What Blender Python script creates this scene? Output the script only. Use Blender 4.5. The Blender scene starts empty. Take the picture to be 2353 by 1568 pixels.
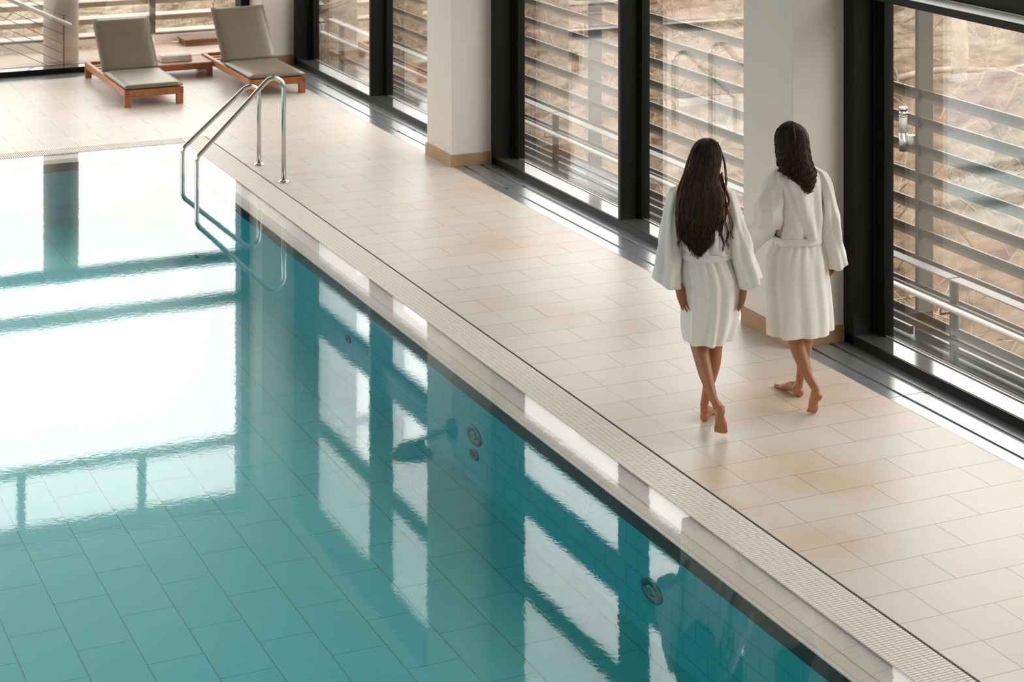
import bpy, bmesh, math, random
from mathutils import Vector, Matrix, noise
C = bpy.context.scene.collection
PI = math.pi
R = random.Random(7)

# ---------------------------------------------------------------- materials
def mat(name, col, rough=.5, metal=0., spec=.5, var=0., vscale=8., bump=0., bscale=40., sheen=0.):
    m = bpy.data.materials.new(name); m.use_nodes = True
    nt = m.node_tree; b = nt.nodes['Principled BSDF']
    b.inputs['Base Color'].default_value = (*col, 1); b.inputs['Roughness'].default_value = rough
    b.inputs['Metallic'].default_value = metal; b.inputs['Specular IOR Level'].default_value = spec
    if sheen:
        b.inputs['Sheen Weight'].default_value = sheen; b.inputs['Sheen Roughness'].default_value = .5
    tc = nt.nodes.new('ShaderNodeTexCoord')
    if var or bump:
        n = nt.nodes.new('ShaderNodeTexNoise'); n.inputs['Scale'].default_value = vscale
        n.inputs['Detail'].default_value = 4
        nt.links.new(tc.outputs['Object'], n.inputs['Vector'])
        r = nt.nodes.new('ShaderNodeValToRGB')
        r.color_ramp.elements[0].position = .3; r.color_ramp.elements[1].position = .7
        r.color_ramp.elements[0].color = (*[c*(1-var) for c in col], 1)
        r.color_ramp.elements[1].color = (*[min(1, c*(1+var)) for c in col], 1)
        nt.links.new(n.outputs['Fac'], r.inputs['Fac']); nt.links.new(r.outputs['Color'], b.inputs['Base Color'])
    if bump:
        n2 = nt.nodes.new('ShaderNodeTexNoise'); n2.inputs['Scale'].default_value = bscale
        nt.links.new(tc.outputs['Object'], n2.inputs['Vector'])
        bp = nt.nodes.new('ShaderNodeBump'); bp.inputs['Distance'].default_value = bump
        nt.links.new(n2.outputs['Fac'], bp.inputs['Height']); nt.links.new(bp.outputs['Normal'], b.inputs['Normal'])
    return m

def mth(nt, op, a, b=None, c=None):
    n = nt.nodes.new('ShaderNodeMath'); n.operation = op
    for i, v in enumerate((a, b, c)):
        if v is None: continue
        if isinstance(v, (int, float)): n.inputs[i].default_value = v
        else: nt.links.new(v, n.inputs[i])
    return n.outputs[0]

def tile_mat(name, c1, c2, mortar, w, h, ox, oy, swap=None, spots=(), rough=.3, off=.5, msize=.002, spec=.5, stain=0., nscale=1.6, bump=.0006):
    """bond of tiles in object space; ox, oy put a joint on the right place"""
    m = bpy.data.materials.new(name); m.use_nodes = True
    nt = m.node_tree; b = nt.nodes['Principled BSDF']
    tc = nt.nodes.new('ShaderNodeTexCoord'); sp = nt.nodes.new('ShaderNodeSeparateXYZ')
    nt.links.new(tc.outputs['Object'], sp.inputs[0])
    a, bb = {None: (0, 1), 'yx': (1, 0), 'yz': (1, 2), 'xz': (0, 2)}[swap]
    u = mth(nt, 'SUBTRACT', sp.outputs[a], ox); v = mth(nt, 'SUBTRACT', sp.outputs[bb], oy)
    cb = nt.nodes.new('ShaderNodeCombineXYZ'); nt.links.new(u, cb.inputs[0]); nt.links.new(v, cb.inputs[1])
    br = nt.nodes.new('ShaderNodeTexBrick')
    nt.links.new(cb.outputs[0], br.inputs['Vector'])
    br.offset = off; br.offset_frequency = 2; br.squash = 1
    br.inputs['Scale'].default_value = 1; br.inputs['Mortar Size'].default_value = msize
    br.inputs['Mortar Smooth'].default_value = .1; br.inputs['Bias'].default_value = 0
    br.inputs['Brick Width'].default_value = w; br.inputs['Row Height'].default_value = h
    br.inputs['Color1'].default_value = (*c1, 1); br.inputs['Color2'].default_value = (*c2, 1)
    br.inputs['Mortar'].default_value = (*mortar, 1)
    col = br.outputs['Color']
    if stain:
        n = nt.nodes.new('ShaderNodeTexNoise'); n.inputs['Scale'].default_value = nscale; n.inputs['Detail'].default_value = 6
        n.inputs['Roughness'].default_value = .62
        nt.links.new(tc.outputs['Object'], n.inputs['Vector'])
        rp = nt.nodes.new('ShaderNodeValToRGB'); rp.color_ramp.elements[0].position = .5; rp.color_ramp.elements[1].position = .78
        rp.color_ramp.elements[0].color = (1, 1, 1, 1); rp.color_ramp.elements[1].color = (1, 1-.16*stain, 1-.36*stain, 1)
        nt.links.new(n.outputs['Fac'], rp.inputs['Fac'])
        mx = nt.nodes.new('ShaderNodeMix'); mx.data_type = 'RGBA'; mx.blend_type = 'MULTIPLY'; mx.inputs[0].default_value = 1
        nt.links.new(col, mx.inputs[6]); nt.links.new(rp.outputs['Color'], mx.inputs[7]); col = mx.outputs[2]
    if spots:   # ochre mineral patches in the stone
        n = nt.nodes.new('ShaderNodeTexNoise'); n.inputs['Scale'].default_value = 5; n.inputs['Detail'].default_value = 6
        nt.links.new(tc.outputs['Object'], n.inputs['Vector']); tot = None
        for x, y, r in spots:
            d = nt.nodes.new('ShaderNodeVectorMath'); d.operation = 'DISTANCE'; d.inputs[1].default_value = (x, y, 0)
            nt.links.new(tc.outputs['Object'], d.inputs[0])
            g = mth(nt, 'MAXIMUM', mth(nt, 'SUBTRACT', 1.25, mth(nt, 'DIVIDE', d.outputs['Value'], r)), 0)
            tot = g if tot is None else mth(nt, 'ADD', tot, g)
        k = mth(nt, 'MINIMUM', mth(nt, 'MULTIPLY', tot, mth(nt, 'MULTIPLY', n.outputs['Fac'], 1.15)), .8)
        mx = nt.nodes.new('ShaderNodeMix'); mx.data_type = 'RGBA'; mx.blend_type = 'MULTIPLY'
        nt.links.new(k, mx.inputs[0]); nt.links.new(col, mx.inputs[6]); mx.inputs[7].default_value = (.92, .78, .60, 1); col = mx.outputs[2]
    nt.links.new(col, b.inputs['Base Color'])
    b.inputs['Roughness'].default_value = rough; b.inputs['Specular IOR Level'].default_value = spec
    if bump:
        bp = nt.nodes.new('ShaderNodeBump'); bp.inputs['Distance'].default_value = bump; bp.invert = True
        nt.links.new(br.outputs['Fac'], bp.inputs['Height']); nt.links.new(bp.outputs['Normal'], b.inputs['Normal'])
    return m

def clear_mat(name, f0, gain, tint, ripple=None):
    """see-through sheet: tinted transparency plus a mirror share that grows towards grazing angles"""
    m = bpy.data.materials.new(name); m.use_nodes = True
    nt = m.node_tree
    for n in list(nt.nodes): nt.nodes.remove(n)
    out = nt.nodes.new('ShaderNodeOutputMaterial'); tr = nt.nodes.new('ShaderNodeBsdfTransparent')
    gl = nt.nodes.new('ShaderNodeBsdfGlossy'); gl.inputs['Roughness'].default_value = 0
    gl.inputs['Color'].default_value = (1, 1, 1, 1); tr.inputs['Color'].default_value = (*tint, 1)
    ge = nt.nodes.new('ShaderNodeNewGeometry'); nrm = ge.outputs['Normal']
    if ripple:
        tc = nt.nodes.new('ShaderNodeTexCoord'); hs = []
        for sc, d in ripple:
            n = nt.nodes.new('ShaderNodeTexNoise'); n.inputs['Scale'].default_value = sc; n.inputs['Detail'].default_value = 2
            nt.links.new(tc.outputs['Object'], n.inputs['Vector']); hs.append(mth(nt, 'MULTIPLY', n.outputs['Fac'], d))
        h = hs[0]
        for k in hs[1:]: h = mth(nt, 'ADD', h, k)
        bp = nt.nodes.new('ShaderNodeBump'); bp.inputs['Distance'].default_value = 1
        nt.links.new(h, bp.inputs['Height']); nt.links.new(bp.outputs['Normal'], gl.inputs['Normal'])
    dt = nt.nodes.new('ShaderNodeVectorMath'); dt.operation = 'DOT_PRODUCT'
    nt.links.new(nrm, dt.inputs[0]); nt.links.new(ge.outputs['Incoming'], dt.inputs[1])
    c = mth(nt, 'ABSOLUTE', dt.outputs['Value']); k = mth(nt, 'POWER', mth(nt, 'SUBTRACT', 1, c), 5)
    f = mth(nt, 'MINIMUM', mth(nt, 'MULTIPLY', mth(nt, 'MULTIPLY_ADD', k, 1-f0, f0), gain), .97)
    mx = nt.nodes.new('ShaderNodeMixShader')
    nt.links.new(f, mx.inputs[0]); nt.links.new(tr.outputs[0], mx.inputs[1]); nt.links.new(gl.outputs[0], mx.inputs[2])
    nt.links.new(mx.outputs[0], out.inputs['Surface'])
    return m

M = {}
SAND1, SAND2 = (.675, .60, .54), (.705, .635, .575)
GROUT = (.33, .285, .22)
TB = .2912
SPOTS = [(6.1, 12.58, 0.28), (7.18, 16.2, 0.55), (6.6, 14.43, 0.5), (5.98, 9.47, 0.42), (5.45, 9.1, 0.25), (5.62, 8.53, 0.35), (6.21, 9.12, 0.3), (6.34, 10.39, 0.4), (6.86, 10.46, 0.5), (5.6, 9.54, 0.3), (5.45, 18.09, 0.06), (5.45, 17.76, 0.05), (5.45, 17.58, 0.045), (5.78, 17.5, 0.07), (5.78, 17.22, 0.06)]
M['deck'] = tile_mat('deck tile', SAND1, SAND2, GROUT, .6, TB, 5.979-6, 9.932-TB*100, rough=.40, spec=.36, stain=.5, msize=.0022, spots=SPOTS)
M['deck_edge'] = tile_mat('deck edge tile', SAND1, SAND2, GROUT, .6, TB, 5.679-6, 9.932-TB*100, rough=.40, spec=.36, off=0, stain=.5, msize=.0022, spots=SPOTS)
M['deck_far'] = tile_mat('far deck tile', (.66, .59, .53), (.69, .62, .56), (.36, .32, .27), .6, TB, 3.852-12, 20.038-TB*100, rough=.40, spec=.36, stain=.3, msize=.003)
M['pool_floor'] = tile_mat('pool floor tile', (.022, .42, .45), (.026, .435, .465), (.009, .19, .215), .6, .3, .12-30, .085-30, swap='yx', rough=.4, msize=.0035, bump=0)
M['pool_wall'] = tile_mat('pool wall tile', (.010, .31, .37), (.012, .32, .38), (.006, .19, .23), .25, .115, .1-30, -.01-3, swap='yz', rough=.4, msize=.003, off=.5, bump=0)
M['pool_wall_far'] = tile_mat('pool end wall tile', (.010, .31, .37), (.012, .32, .38), (.006, .19, .23), .25, .115, .1-30, -.01-3, swap='xz', rough=.4, msize=.003, bump=0)
M['dark_tile'] = tile_mat('dark rim tile', (.016, .017, .014), (.021, .021, .018), (.05, .048, .043), .25, .5, .02-30, -.3, swap='yz', rough=.25, msize=.002, off=0, bump=0)
M['dark_tile_far'] = tile_mat('dark rim tile end', (.016, .017, .014), (.021, .021, .018), (.05, .048, .043), .25, .5, .02-30, -.3, swap='xz', rough=.25, msize=.002, off=0, bump=0)
M['ledge'] = tile_mat('ribbed ledge tile', (.80, .715, .65), (.83, .74, .675), (.60, .53, .47), .25, 5, .045-30, -20, swap='yx', rough=.35, msize=.0025, off=0, bump=0)
M['ledge_far'] = tile_mat('ribbed ledge tile end', (.80, .715, .65), (.83, .74, .675), (.60, .53, .47), .25, 5, .045-30, -20, rough=.35, msize=.0025, off=0, bump=0)
M['grate'] = mat('pale plastic grate', (.84, .775, .715), .45)
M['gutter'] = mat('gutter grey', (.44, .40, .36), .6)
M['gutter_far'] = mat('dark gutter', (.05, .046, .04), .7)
M['water'] = clear_mat('pool water', .02, 1.0, (.978, .996, .996), [(24, 8.5e-5), (62, 3.6e-5), (150, 1.5e-5), (2.4, 2.2e-4)])
M['glass'] = clear_mat('window glass', .04, 2.7, (.985, .985, .975))
M['glass_tint'] = clear_mat('tinted top light glass', .04, 2.2, (.80, .82, .81))
M['frame'] = mat('anthracite aluminium', (.0065, .007, .0055), .38, 0, .18)
M['sill'] = mat('polished anthracite sill', (.20, .195, .19), .08, .6, 1.0)
M['sill_pale'] = mat('pale ledge', (.95, .93, .90), .3)
M['bead'] = mat('bright glazing bead', (.62, .60, .57), .25, .6)
M['track'] = mat('brushed floor track', (.40, .43, .44), .24, .6, .5, var=.06, vscale=30)
M['slot'] = mat('track slot', (.12, .12, .105), .4, .3)
M['paint'] = mat('warm white paint', (.75, .685, .62), .6, bump=.0004, bscale=120)
M['paint_ceiling'] = mat('ceiling paint', (.6, .58, .55), .8)
M['stone'] = mat('beige skirting stone', (.40, .245, .125), .4, var=.12, vscale=5)
M['steel'] = mat('polished stainless steel', (.62, .60, .56), .16, 1., var=.0)
M['steel_dull'] = mat('satin stainless steel', (.66, .65, .62), .3, 1.)
M['teak'] = mat('oiled teak', (.32, .108, .034), .42, var=.25, vscale=14)
M['teak_top'] = mat('teak rail', (.45, .205, .085), .42, var=.2, vscale=14)
M['cushion'] = mat('taupe cushion cloth', (.165, .130, .078), .42, 0, .7, var=.06, vscale=6, bump=.002, bscale=9)
M['towel'] = mat('white towelling', (.80, .76, .70), .9, bump=.002, bscale=160)
M['robe'] = mat('white terry robe', (.86, .805, .755), .95, 0, .2, var=.025, vscale=60, bump=.0012, bscale=260, sheen=.25)
M['skin'] = mat('tanned skin', (.37, .155, .072), .45, 0, .45, var=.08, vscale=20)
M['nail'] = mat('nail', (.33, .07, .045), .3)
M['lip'] = mat('lip', (.45, .13, .10), .4)
M['eye'] = mat('eye', (.05, .03, .02), .1)
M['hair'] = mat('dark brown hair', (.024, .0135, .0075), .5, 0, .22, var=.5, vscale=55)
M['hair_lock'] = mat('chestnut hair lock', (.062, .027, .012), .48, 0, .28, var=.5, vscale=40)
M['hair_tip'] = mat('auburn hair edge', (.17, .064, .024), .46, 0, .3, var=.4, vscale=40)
M['slat'] = mat('grey brown louvre slat', (.15, .12, .088), .4, .25, .5)
M['post'] = mat('grey louvre post', (.075, .07, .06), .45, .3)
M['galv'] = mat('galvanised flat bar', (.25, .24, .225), .35, .6)
M['rail_white'] = mat('bright handrail tube', (.80, .77, .73), .25, .2)
M['post_dark'] = mat('dark railing post', (.075, .066, .05), .5, .2)
M['walk'] = mat('grey walkway grating', (.05, .056, .054), .5, .2, var=.15, vscale=3)
M['terrace'] = tile_mat('terrace paving', (.50, .39, .31), (.53, .415, .33), (.36, .28, .22), .9, .6, .1, .2, rough=.5, msize=.004)
M['concrete'] = mat('pale concrete', (.58, .55, .51), .8, var=.12, vscale=3, bump=.002, bscale=60)
M['pale_slat'] = mat('pale louvre slat', (.46, .385, .30), .35, .2)
M['wood_box'] = mat('red brown timber', (.13, .045, .02), .55, var=.25, vscale=8)
M['bark'] = mat('pale winter bark', (.36, .285, .215), .85, var=.25, vscale=5)
M['twig'] = mat('pale dry twig', (.34, .27, .19), .85, var=.3, vscale=2)
M['twig_dark'] = mat('brown twig', (.13, .072, .035), .85, var=.3, vscale=2)
M['lamp_glass'] = mat('frosted lamp glass', (.80, .78, .74), .3)
M['dark'] = mat('dark fitting', (.03, .03, .03), .4)
M['canopy'] = mat('dark sunshade', (.022, .02, .016), .6)

def ground_mat():
    m = bpy.data.materials.new('leaf litter'); m.use_nodes = True
    nt = m.node_tree; b = nt.nodes['Principled BSDF']; b.inputs['Roughness'].default_value = .95
    tc = nt.nodes.new('ShaderNodeTexCoord')
    def nz(sc, det):
        n = nt.nodes.new('ShaderNodeTexNoise'); n.inputs['Scale'].default_value = sc; n.inputs['Detail'].default_value = det
        n.inputs['Roughness'].default_value = .65
        nt.links.new(tc.outputs['Object'], n.inputs['Vector']); return n.outputs['Fac']
    r = nt.nodes.new('ShaderNodeValToRGB'); e = r.color_ramp.elements
    e[0].position = .36; e[0].color = (.045, .027, .012, 1); e[1].position = .66; e[1].color = (.26, .21, .145, 1)
    for p, c in ((.43, (.085, .055, .027, 1)), (.495, (.14, .102, .058, 1)), (.57, (.18, .140, .088, 1))):
        k = e.new(p); k.color = c
    nt.links.new(nz(2.2, 12), r.inputs['Fac'])
    r2 = nt.nodes.new('ShaderNodeValToRGB'); e = r2.color_ramp.elements
    e[0].position = .45; e[0].color = (1, 1, 1, 1); e[1].position = .75; e[1].color = (.85, .45, .26, 1)
    nt.links.new(nz(.22, 4), r2.inputs['Fac'])
    mx = nt.nodes.new('ShaderNodeMix'); mx.data_type = 'RGBA'; mx.blend_type = 'MULTIPLY'; mx.inputs[0].default_value = 1
    nt.links.new(r.outputs['Color'], mx.inputs[6]); nt.links.new(r2.outputs['Color'], mx.inputs[7])
    nt.links.new(mx.outputs[2], b.inputs['Base Color'])
    return m
M['ground'] = ground_mat()

# ---------------------------------------------------------------- mesh helpers
class MB:
    def __init__(s): s.v = []; s.f = []; s.mi = []; s.sm = []
    def add(s, vs, fs, mi=0, smooth=False):
        o = len(s.v); s.v += [tuple(p) for p in vs]
        for f in fs: s.f.append(tuple(i+o for i in f)); s.mi.append(mi); s.sm.append(smooth)
    def box(s, a, b, mi=0):
        x0, y0, z0 = a; x1, y1, z1 = b
        if x0 > x1: x0, x1 = x1, x0
        if y0 > y1: y0, y1 = y1, y0
        if z0 > z1: z0, z1 = z1, z0
        s.add([(x0,y0,z0),(x1,y0,z0),(x1,y1,z0),(x0,y1,z0),(x0,y0,z1),(x1,y0,z1),(x1,y1,z1),(x0,y1,z1)],
              [(0,3,2,1),(4,5,6,7),(0,1,5,4),(1,2,6,5),(2,3,7,6),(3,0,4,7)], mi)
    def quad(s, pts, mi=0): s.add(pts, [tuple(range(len(pts)))], mi)
    def tube(s, pts, r, n=10, mi=0, caps=True, flat=1.):
        pts = [Vector(p) for p in pts]; rs = r if isinstance(r, (list, tuple)) else [r]*len(pts)
        up = None; rings = []
        for i, p in enumerate(pts):
            t = (pts[min(i+1, len(pts)-1)] - pts[max(i-1, 0)])
            t = t.normalized() if t.length > 1e-9 else Vector((0,0,1))
            if up is None:
                up = Vector((0,0,1)) if abs(t.z) < .9 else Vector((1,0,0))
            a = (up - t*up.dot(t)); a = a.normalized() if a.length > 1e-6 else t.orthogonal().normalized()
            up = a; b = t.cross(a)
            rings.append([p + (a*math.cos(2*PI*k/n)*flat + b*math.sin(2*PI*k/n))*rs[i] for k in range(n)])
        s.loft(rings, mi, caps)
    def loft(s, rings, mi=0, caps=True, closed=True):
        n = len(rings[0]); vs = [p for r in rings for p in r]; fs = []
        for i in range(len(rings)-1):
            for k in range(n if closed else n-1):
                fs.append((i*n+k, i*n+(k+1) % n, (i+1)*n+(k+1) % n, (i+1)*n+k))
        if caps and closed:
            fs.append(tuple(range(n))[::-1]); fs.append(tuple((len(rings)-1)*n+k for k in range(n)))
        s.add(vs, fs, mi, True)
    def lathe(s, c, prof, n=24, mi=0, ax='z'):
        rings = []
        for r, h in prof:
            ring = []
            for k in range(n):
                a = 2*PI*k/n; p = (r*math.cos(a), r*math.sin(a), h)
                if ax == 'x': p = (h, p[0], p[1])
                if ax == 'y': p = (p[1], h, p[0])
                ring.append((c[0]+p[0], c[1]+p[1], c[2]+p[2]))
            rings.append(ring)
        s.loft(rings, mi, True)
    def build(s, name, mats, parent=None, bevel=0., segs=2, sub=0, solid=0., loc=None):
        me = bpy.data.meshes.new(name)
        if loc is not None: s.v = [(x-loc[0], y-loc[1], z-loc[2]) for x, y, z in s.v]
        me.from_pydata(s.v, [], s.f)
        for p, i, k in zip(me.polygons, s.mi, s.sm): p.material_index = i; p.use_smooth = k
        for m in (mats if isinstance(mats, (list, tuple)) else [mats]): me.materials.append(m)
        bm = bmesh.new(); bm.from_mesh(me); bmesh.ops.recalc_face_normals(bm, faces=bm.faces); bm.to_mesh(me); bm.free()
        me.update()
        o = bpy.data.objects.new(name, me); C.objects.link(o)
        if loc is not None: o.location = loc
        if parent is not None: o.parent = parent
        if solid:
            k = o.modifiers.new('solid', 'SOLIDIFY'); k.thickness = solid; k.offset = 0
        if bevel:
            k = o.modifiers.new('bevel', 'BEVEL'); k.width = bevel; k.segments = segs; k.limit_method = 'ANGLE'; k.angle_limit = .6
            k.harden_normals = False
        if sub:
            k = o.modifiers.new('sub', 'SUBSURF'); k.levels = sub; k.render_levels = sub
        return o

def tag(o, label=None, cat=None, group=None, kind=None):
    if label: o['label'] = label
    if cat: o['category'] = cat
    if group: o['group'] = group
    if kind: o['kind'] = kind
    return o
def empty(name, loc, label=None, cat=None, group=None, kind=None):
    o = bpy.data.objects.new(name, None); C.objects.link(o); o.location = loc; o.empty_display_size = .1
    return tag(o, label, cat, group, kind)
def kids(o): return [c for c in bpy.data.objects if c.parent == o]
def copy_tree(o, parent=None):
    c = o.copy(); C.objects.link(c)
    if parent is not None: c.parent = parent
    for k in kids(o): copy_tree(k, c)
    return c
def struct(o): o['kind'] = 'structure'; return o
def arc(c, a0, a1, r, n, f):
    return [f(c, a0+(a1-a0)*i/n, r) for i in range(n+1)]

# ---------------------------------------------------------------- setting
GX1, GX0 = 5.433, 5.172        # overflow grate along the right edge
PX = 4.985                     # pool wall
GY0, GY1 = 19.285, 19.495      # overflow grate along the far edge
PY = 19.10
TX0, TX1 = 7.185, 7.575        # floor track along the right windows
TY0, TY1 = 23.34, 23.66
PL, PN = -4.2, 1.0             # left and near end of the pool
WX, WL, WN = 7.80, -6.2, -3.0
GLX, GLY = 7.78, 23.90
CEIL = 6.0

f = MB()
f.quad([(5.679, WN, 0), (TX0, WN, 0), (TX0, 19.78, 0), (5.679, 19.78, 0)], 0)
f.quad([(GX1, WN, 0), (5.679, WN, 0), (5.679, 19.78, 0), (GX1, 19.78, 0)], 1)
f.quad([(GX1, GY1, 0), (WL, GY1, 0), (WL, 19.78, 0), (GX1, 19.78, 0)], 2)
f.quad([(WL, 19.78, 0), (TX0, 19.78, 0), (TX0, TY0, 0), (WL, TY0, 0)], 2)
f.quad([(WL, WN, 0), (PL-.2, WN, 0), (PL-.2, GY1, 0), (WL, GY1, 0)], 2)
f.quad([(PL-.2, WN, 0), (GX1, WN, 0), (GX1, PN-.2, 0), (PL-.2, PN-.2, 0)], 2)
floor = struct(f.build('floor', [M['deck'], M['deck_edge'], M['deck_far']]))
tag(floor, 'sand coloured stone tile deck around the swimming pool', 'floor')

# pool basin
ZW = -.005
DEP = -.66
b = MB()
b.quad([(PL, PN, DEP), (PX, PN, DEP), (PX, PY, DEP), (PL, PY, DEP)])
basin = struct(b.build('pool_basin', M['pool_floor'])); tag(basin, 'turquoise tiled basin of the swimming pool', 'pool')
b = MB(); b.quad([(PX, PN, DEP), (PX, PY, DEP), (PX, PY, -.135), (PX, PN, -.135)])
b.quad([(PL, PN, DEP), (PL, PY, DEP), (PL, PY, -.135), (PL, PN, -.135)]); b.build('basin_wall', M['pool_wall'], basin)
b = MB(); b.quad([(PL, PY, DEP), (PX, PY, DEP), (PX, PY, -.135), (PL, PY, -.135)])
b.quad([(PL, PN, DEP), (PX, PN, DEP), (PX, PN, -.135), (PL, PN, -.135)]); b.build('basin_wall', M['pool_wall_far'], basin)
b = MB()   # dark waterline strip: a slim box standing proud of the wall
b.box((PX-.004, PN, -.135), (PX+.02, PY, -.052)); b.box((PL-.02, PN, -.135), (PL+.004, PY, -.052))
b.build('dark_rim', M['dark_tile'], basin)
b = MB(); b.box((PL, PY-.004, -.135), (PX, PY+.02, -.052)); b.box((PL, PN-.02, -.135), (PX, PN+.004, -.052))
b.build('dark_rim', M['dark_tile_far'], basin)
# the ledge: ribbed pale tiles falling from the grate to the rim, with one groove
def ledge_profile():
    pts = [(GX0, -.014), (5.068, -.030), (5.066, -.036), (5.060, -.036), (5.058, -.030)]
    x = 5.058; z = -.030
    for i in range(9):
        pts += [(x-.0065, z-.0015), (x-.0075, z-.0035)]; x -= .0075; z -= .0016
    pts += [(PX-.004, -.046), (PX-.006, -.054)]
    return pts
prof = ledge_profile()
b = MB()
b.loft([[(x, PN, z) for x, z in prof], [(x, PY + (x-PX), z) for x, z in prof]], 0, False, False)
b.sm = [False]*len(b.sm); b.build('rim_ledge', M['ledge'], basin)
b = MB()
b.loft([[(PL, PY+(x-PX), z) for x, z in prof], [(x, PY+(x-PX), z) for x, z in prof]], 0, False, False)
b.sm = [False]*len(b.sm); b.build('rim_ledge', M['ledge_far'], basin)
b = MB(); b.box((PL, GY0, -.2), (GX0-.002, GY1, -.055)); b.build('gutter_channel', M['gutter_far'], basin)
b = MB(); yy = 5.6
while yy < GY1-.03:
    b.box((GX1-.005, yy-.0050, -.03), (GX1-.001, yy+.0070, -.003)); yy += .0208
b.build('gap_shade_dashes', M['slot'], basin)  # dark dashes put in for the shade in the gaps at the bar ends
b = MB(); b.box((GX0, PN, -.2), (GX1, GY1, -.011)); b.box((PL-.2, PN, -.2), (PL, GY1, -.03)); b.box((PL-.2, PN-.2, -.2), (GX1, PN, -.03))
b.build('gutter_channel', M['gutter'], basin)

w = MB(); w.quad([(PL, PN, ZW), (GX0, PN, ZW), (GX0, GY0, ZW), (PL, GY0, ZW)])
water = w.build('pool_water', M['water']); tag(water, 'clear turquoise pool water mirroring the windows', 'water', kind='stuff')

# overflow grates: bars across the gutter, cut into short studs
g = MB(); p = .0208; y = 5.6; ns = 7; wd = (GX1-GX0-.016)/ns
while y < GY1-.02:
    for k in range(ns):
        x0 = GX0+.004+k*wd
        if x0 < GX1-.22 and False: continue
        g.box((x0, y, -.0105), (x0+wd-.0028, y+.0142, -.001))
    y += p
for k in range(ns): g.box((GX0+.006+k*wd, 5.6, -.0105), (GX0+.006+k*wd+wd-.008, GY1-.02, -.0085))
tag(g.build('overflow_grate', M['grate']), 'pale plastic overflow grate with fine cross bars along the right pool edge', 'grate')
g = MB(); x = -1.4
while x < GX0-.004:
    g.box((x, GY0+.004, -.016), (x+.0105, GY1-.006, -.001)); x += p
for k in range(3): g.box((-1.4, GY0+.03+k*.07, -.03), (GX0, GY0+.036+k*.07, -.014))
tag(g.build('overflow_grate', M['grate']), 'pale overflow grate striped with dark gaps along the far end of the pool', 'grate')

# inlets in the wall
def inlet(y, z, ry, rz, label, slotted):
    root = empty('pool_inlet', (PX, y, z), label, 'pool inlet')
    m = MB(); n = 32; prof = [(1., 0), (1., -.006), (.95, -.009), (.55, -.009), (.50, -.004)]
    m.loft([[(h, ry*r*math.cos(2*PI*k/n), rz*r*math.sin(2*PI*k/n)) for k in range(n)] for r, h in prof])
    m.build('flange', M['inlet'], root)
    m = MB(); r = .48 if not slotted else .42
    m.loft([[(h, ry*q*math.cos(2*PI*k/n), rz*q*math.sin(2*PI*k/n)) for k in range(n)] for q, h in [(r, -.002), (r, -.008), (r*.6, -.010)]])
    m.build('nozzle', M['inlet_core'] if not slotted else M['inlet_pale'], root)
M['inlet'] = mat('blue grey inlet', (.012, .115, .125), .4)
M['inlet_core'] = mat('inlet bore', (.006, .02, .022), .4)
M['inlet_pale'] = mat('inlet centre', (.02, .20, .21), .4)
inlet(11.56, -.360, .120, .058, 'large ring inlet in the pool wall below the women, second from the near corner', True)
inlet(11.56, -.478, .070, .034, 'small round inlet just under the farther large ring inlet', False)
inlet(9.19, -.400, .118, .060, 'large dark ring inlet nearest the lower edge of the picture', True)
inlet(13.95, -.425, .060, .030, 'small round inlet alone in the pool wall, farthest away', False)

# floor tracks
def track(name, boxes, joints, label):
    m = MB()
    for a, c, mi in boxes: m.box(a, c, mi)
    for a, c in joints: m.box(a, c, 1)
    o = struct(m.build(name, [M['track'], M['slot']])); tag(o, label, 'floor track')
s = [(7.185, 7.281, 0), (7.281, 7.308, 1), (7.308, 7.446, 0), (7.446, 7.484, 1), (7.484, 7.575, 0)]
track('trim_1', [((a, WN, -.03), (c, TY1, .001 if k == 0 else -.006), k) for a, c, k in s],
      [((7.185, y, -.01), (7.575, y+.004, .0016)) for y in (4.2, 10.17, 13.4, 16.2, 18.9, 21.6)],
      'grey metal floor track with two dark slots along the window wall')
s = [(23.34, 23.44, 0), (23.44, 23.47, 1), (23.47, 23.56, 0), (23.56, 23.585, 1), (23.585, 23.66, 0)]
track('trim_2', [((WL, a, -.03), (7.575, c, .0008 if k == 0 else -.006), k) for a, c, k in s], [], 'grey metal floor track along the far window wall')

# columns with skirtings
def column(y0, y1, label):
    m = MB(); m.box((7.17, y0, 0), (7.62, y1, CEIL)); o = struct(m.build('column', M['paint'], bevel=.004)); tag(o, label, 'column')
    m = MB(); m.box((7.155, y0-.012, 0), (7.60, y1+.012, .115)); m.build('baseboard', M['stone'], o, bevel=.003)
column(11.24, 11.875, 'white square column behind the curly haired woman')
column(17.165, 17.79, 'white square column in the middle of the window wall')
column(23.18, 24.0, 'white corner column behind the right lounger')
column(5.32, 5.95, 'white square column nearest the gallery')

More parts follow.
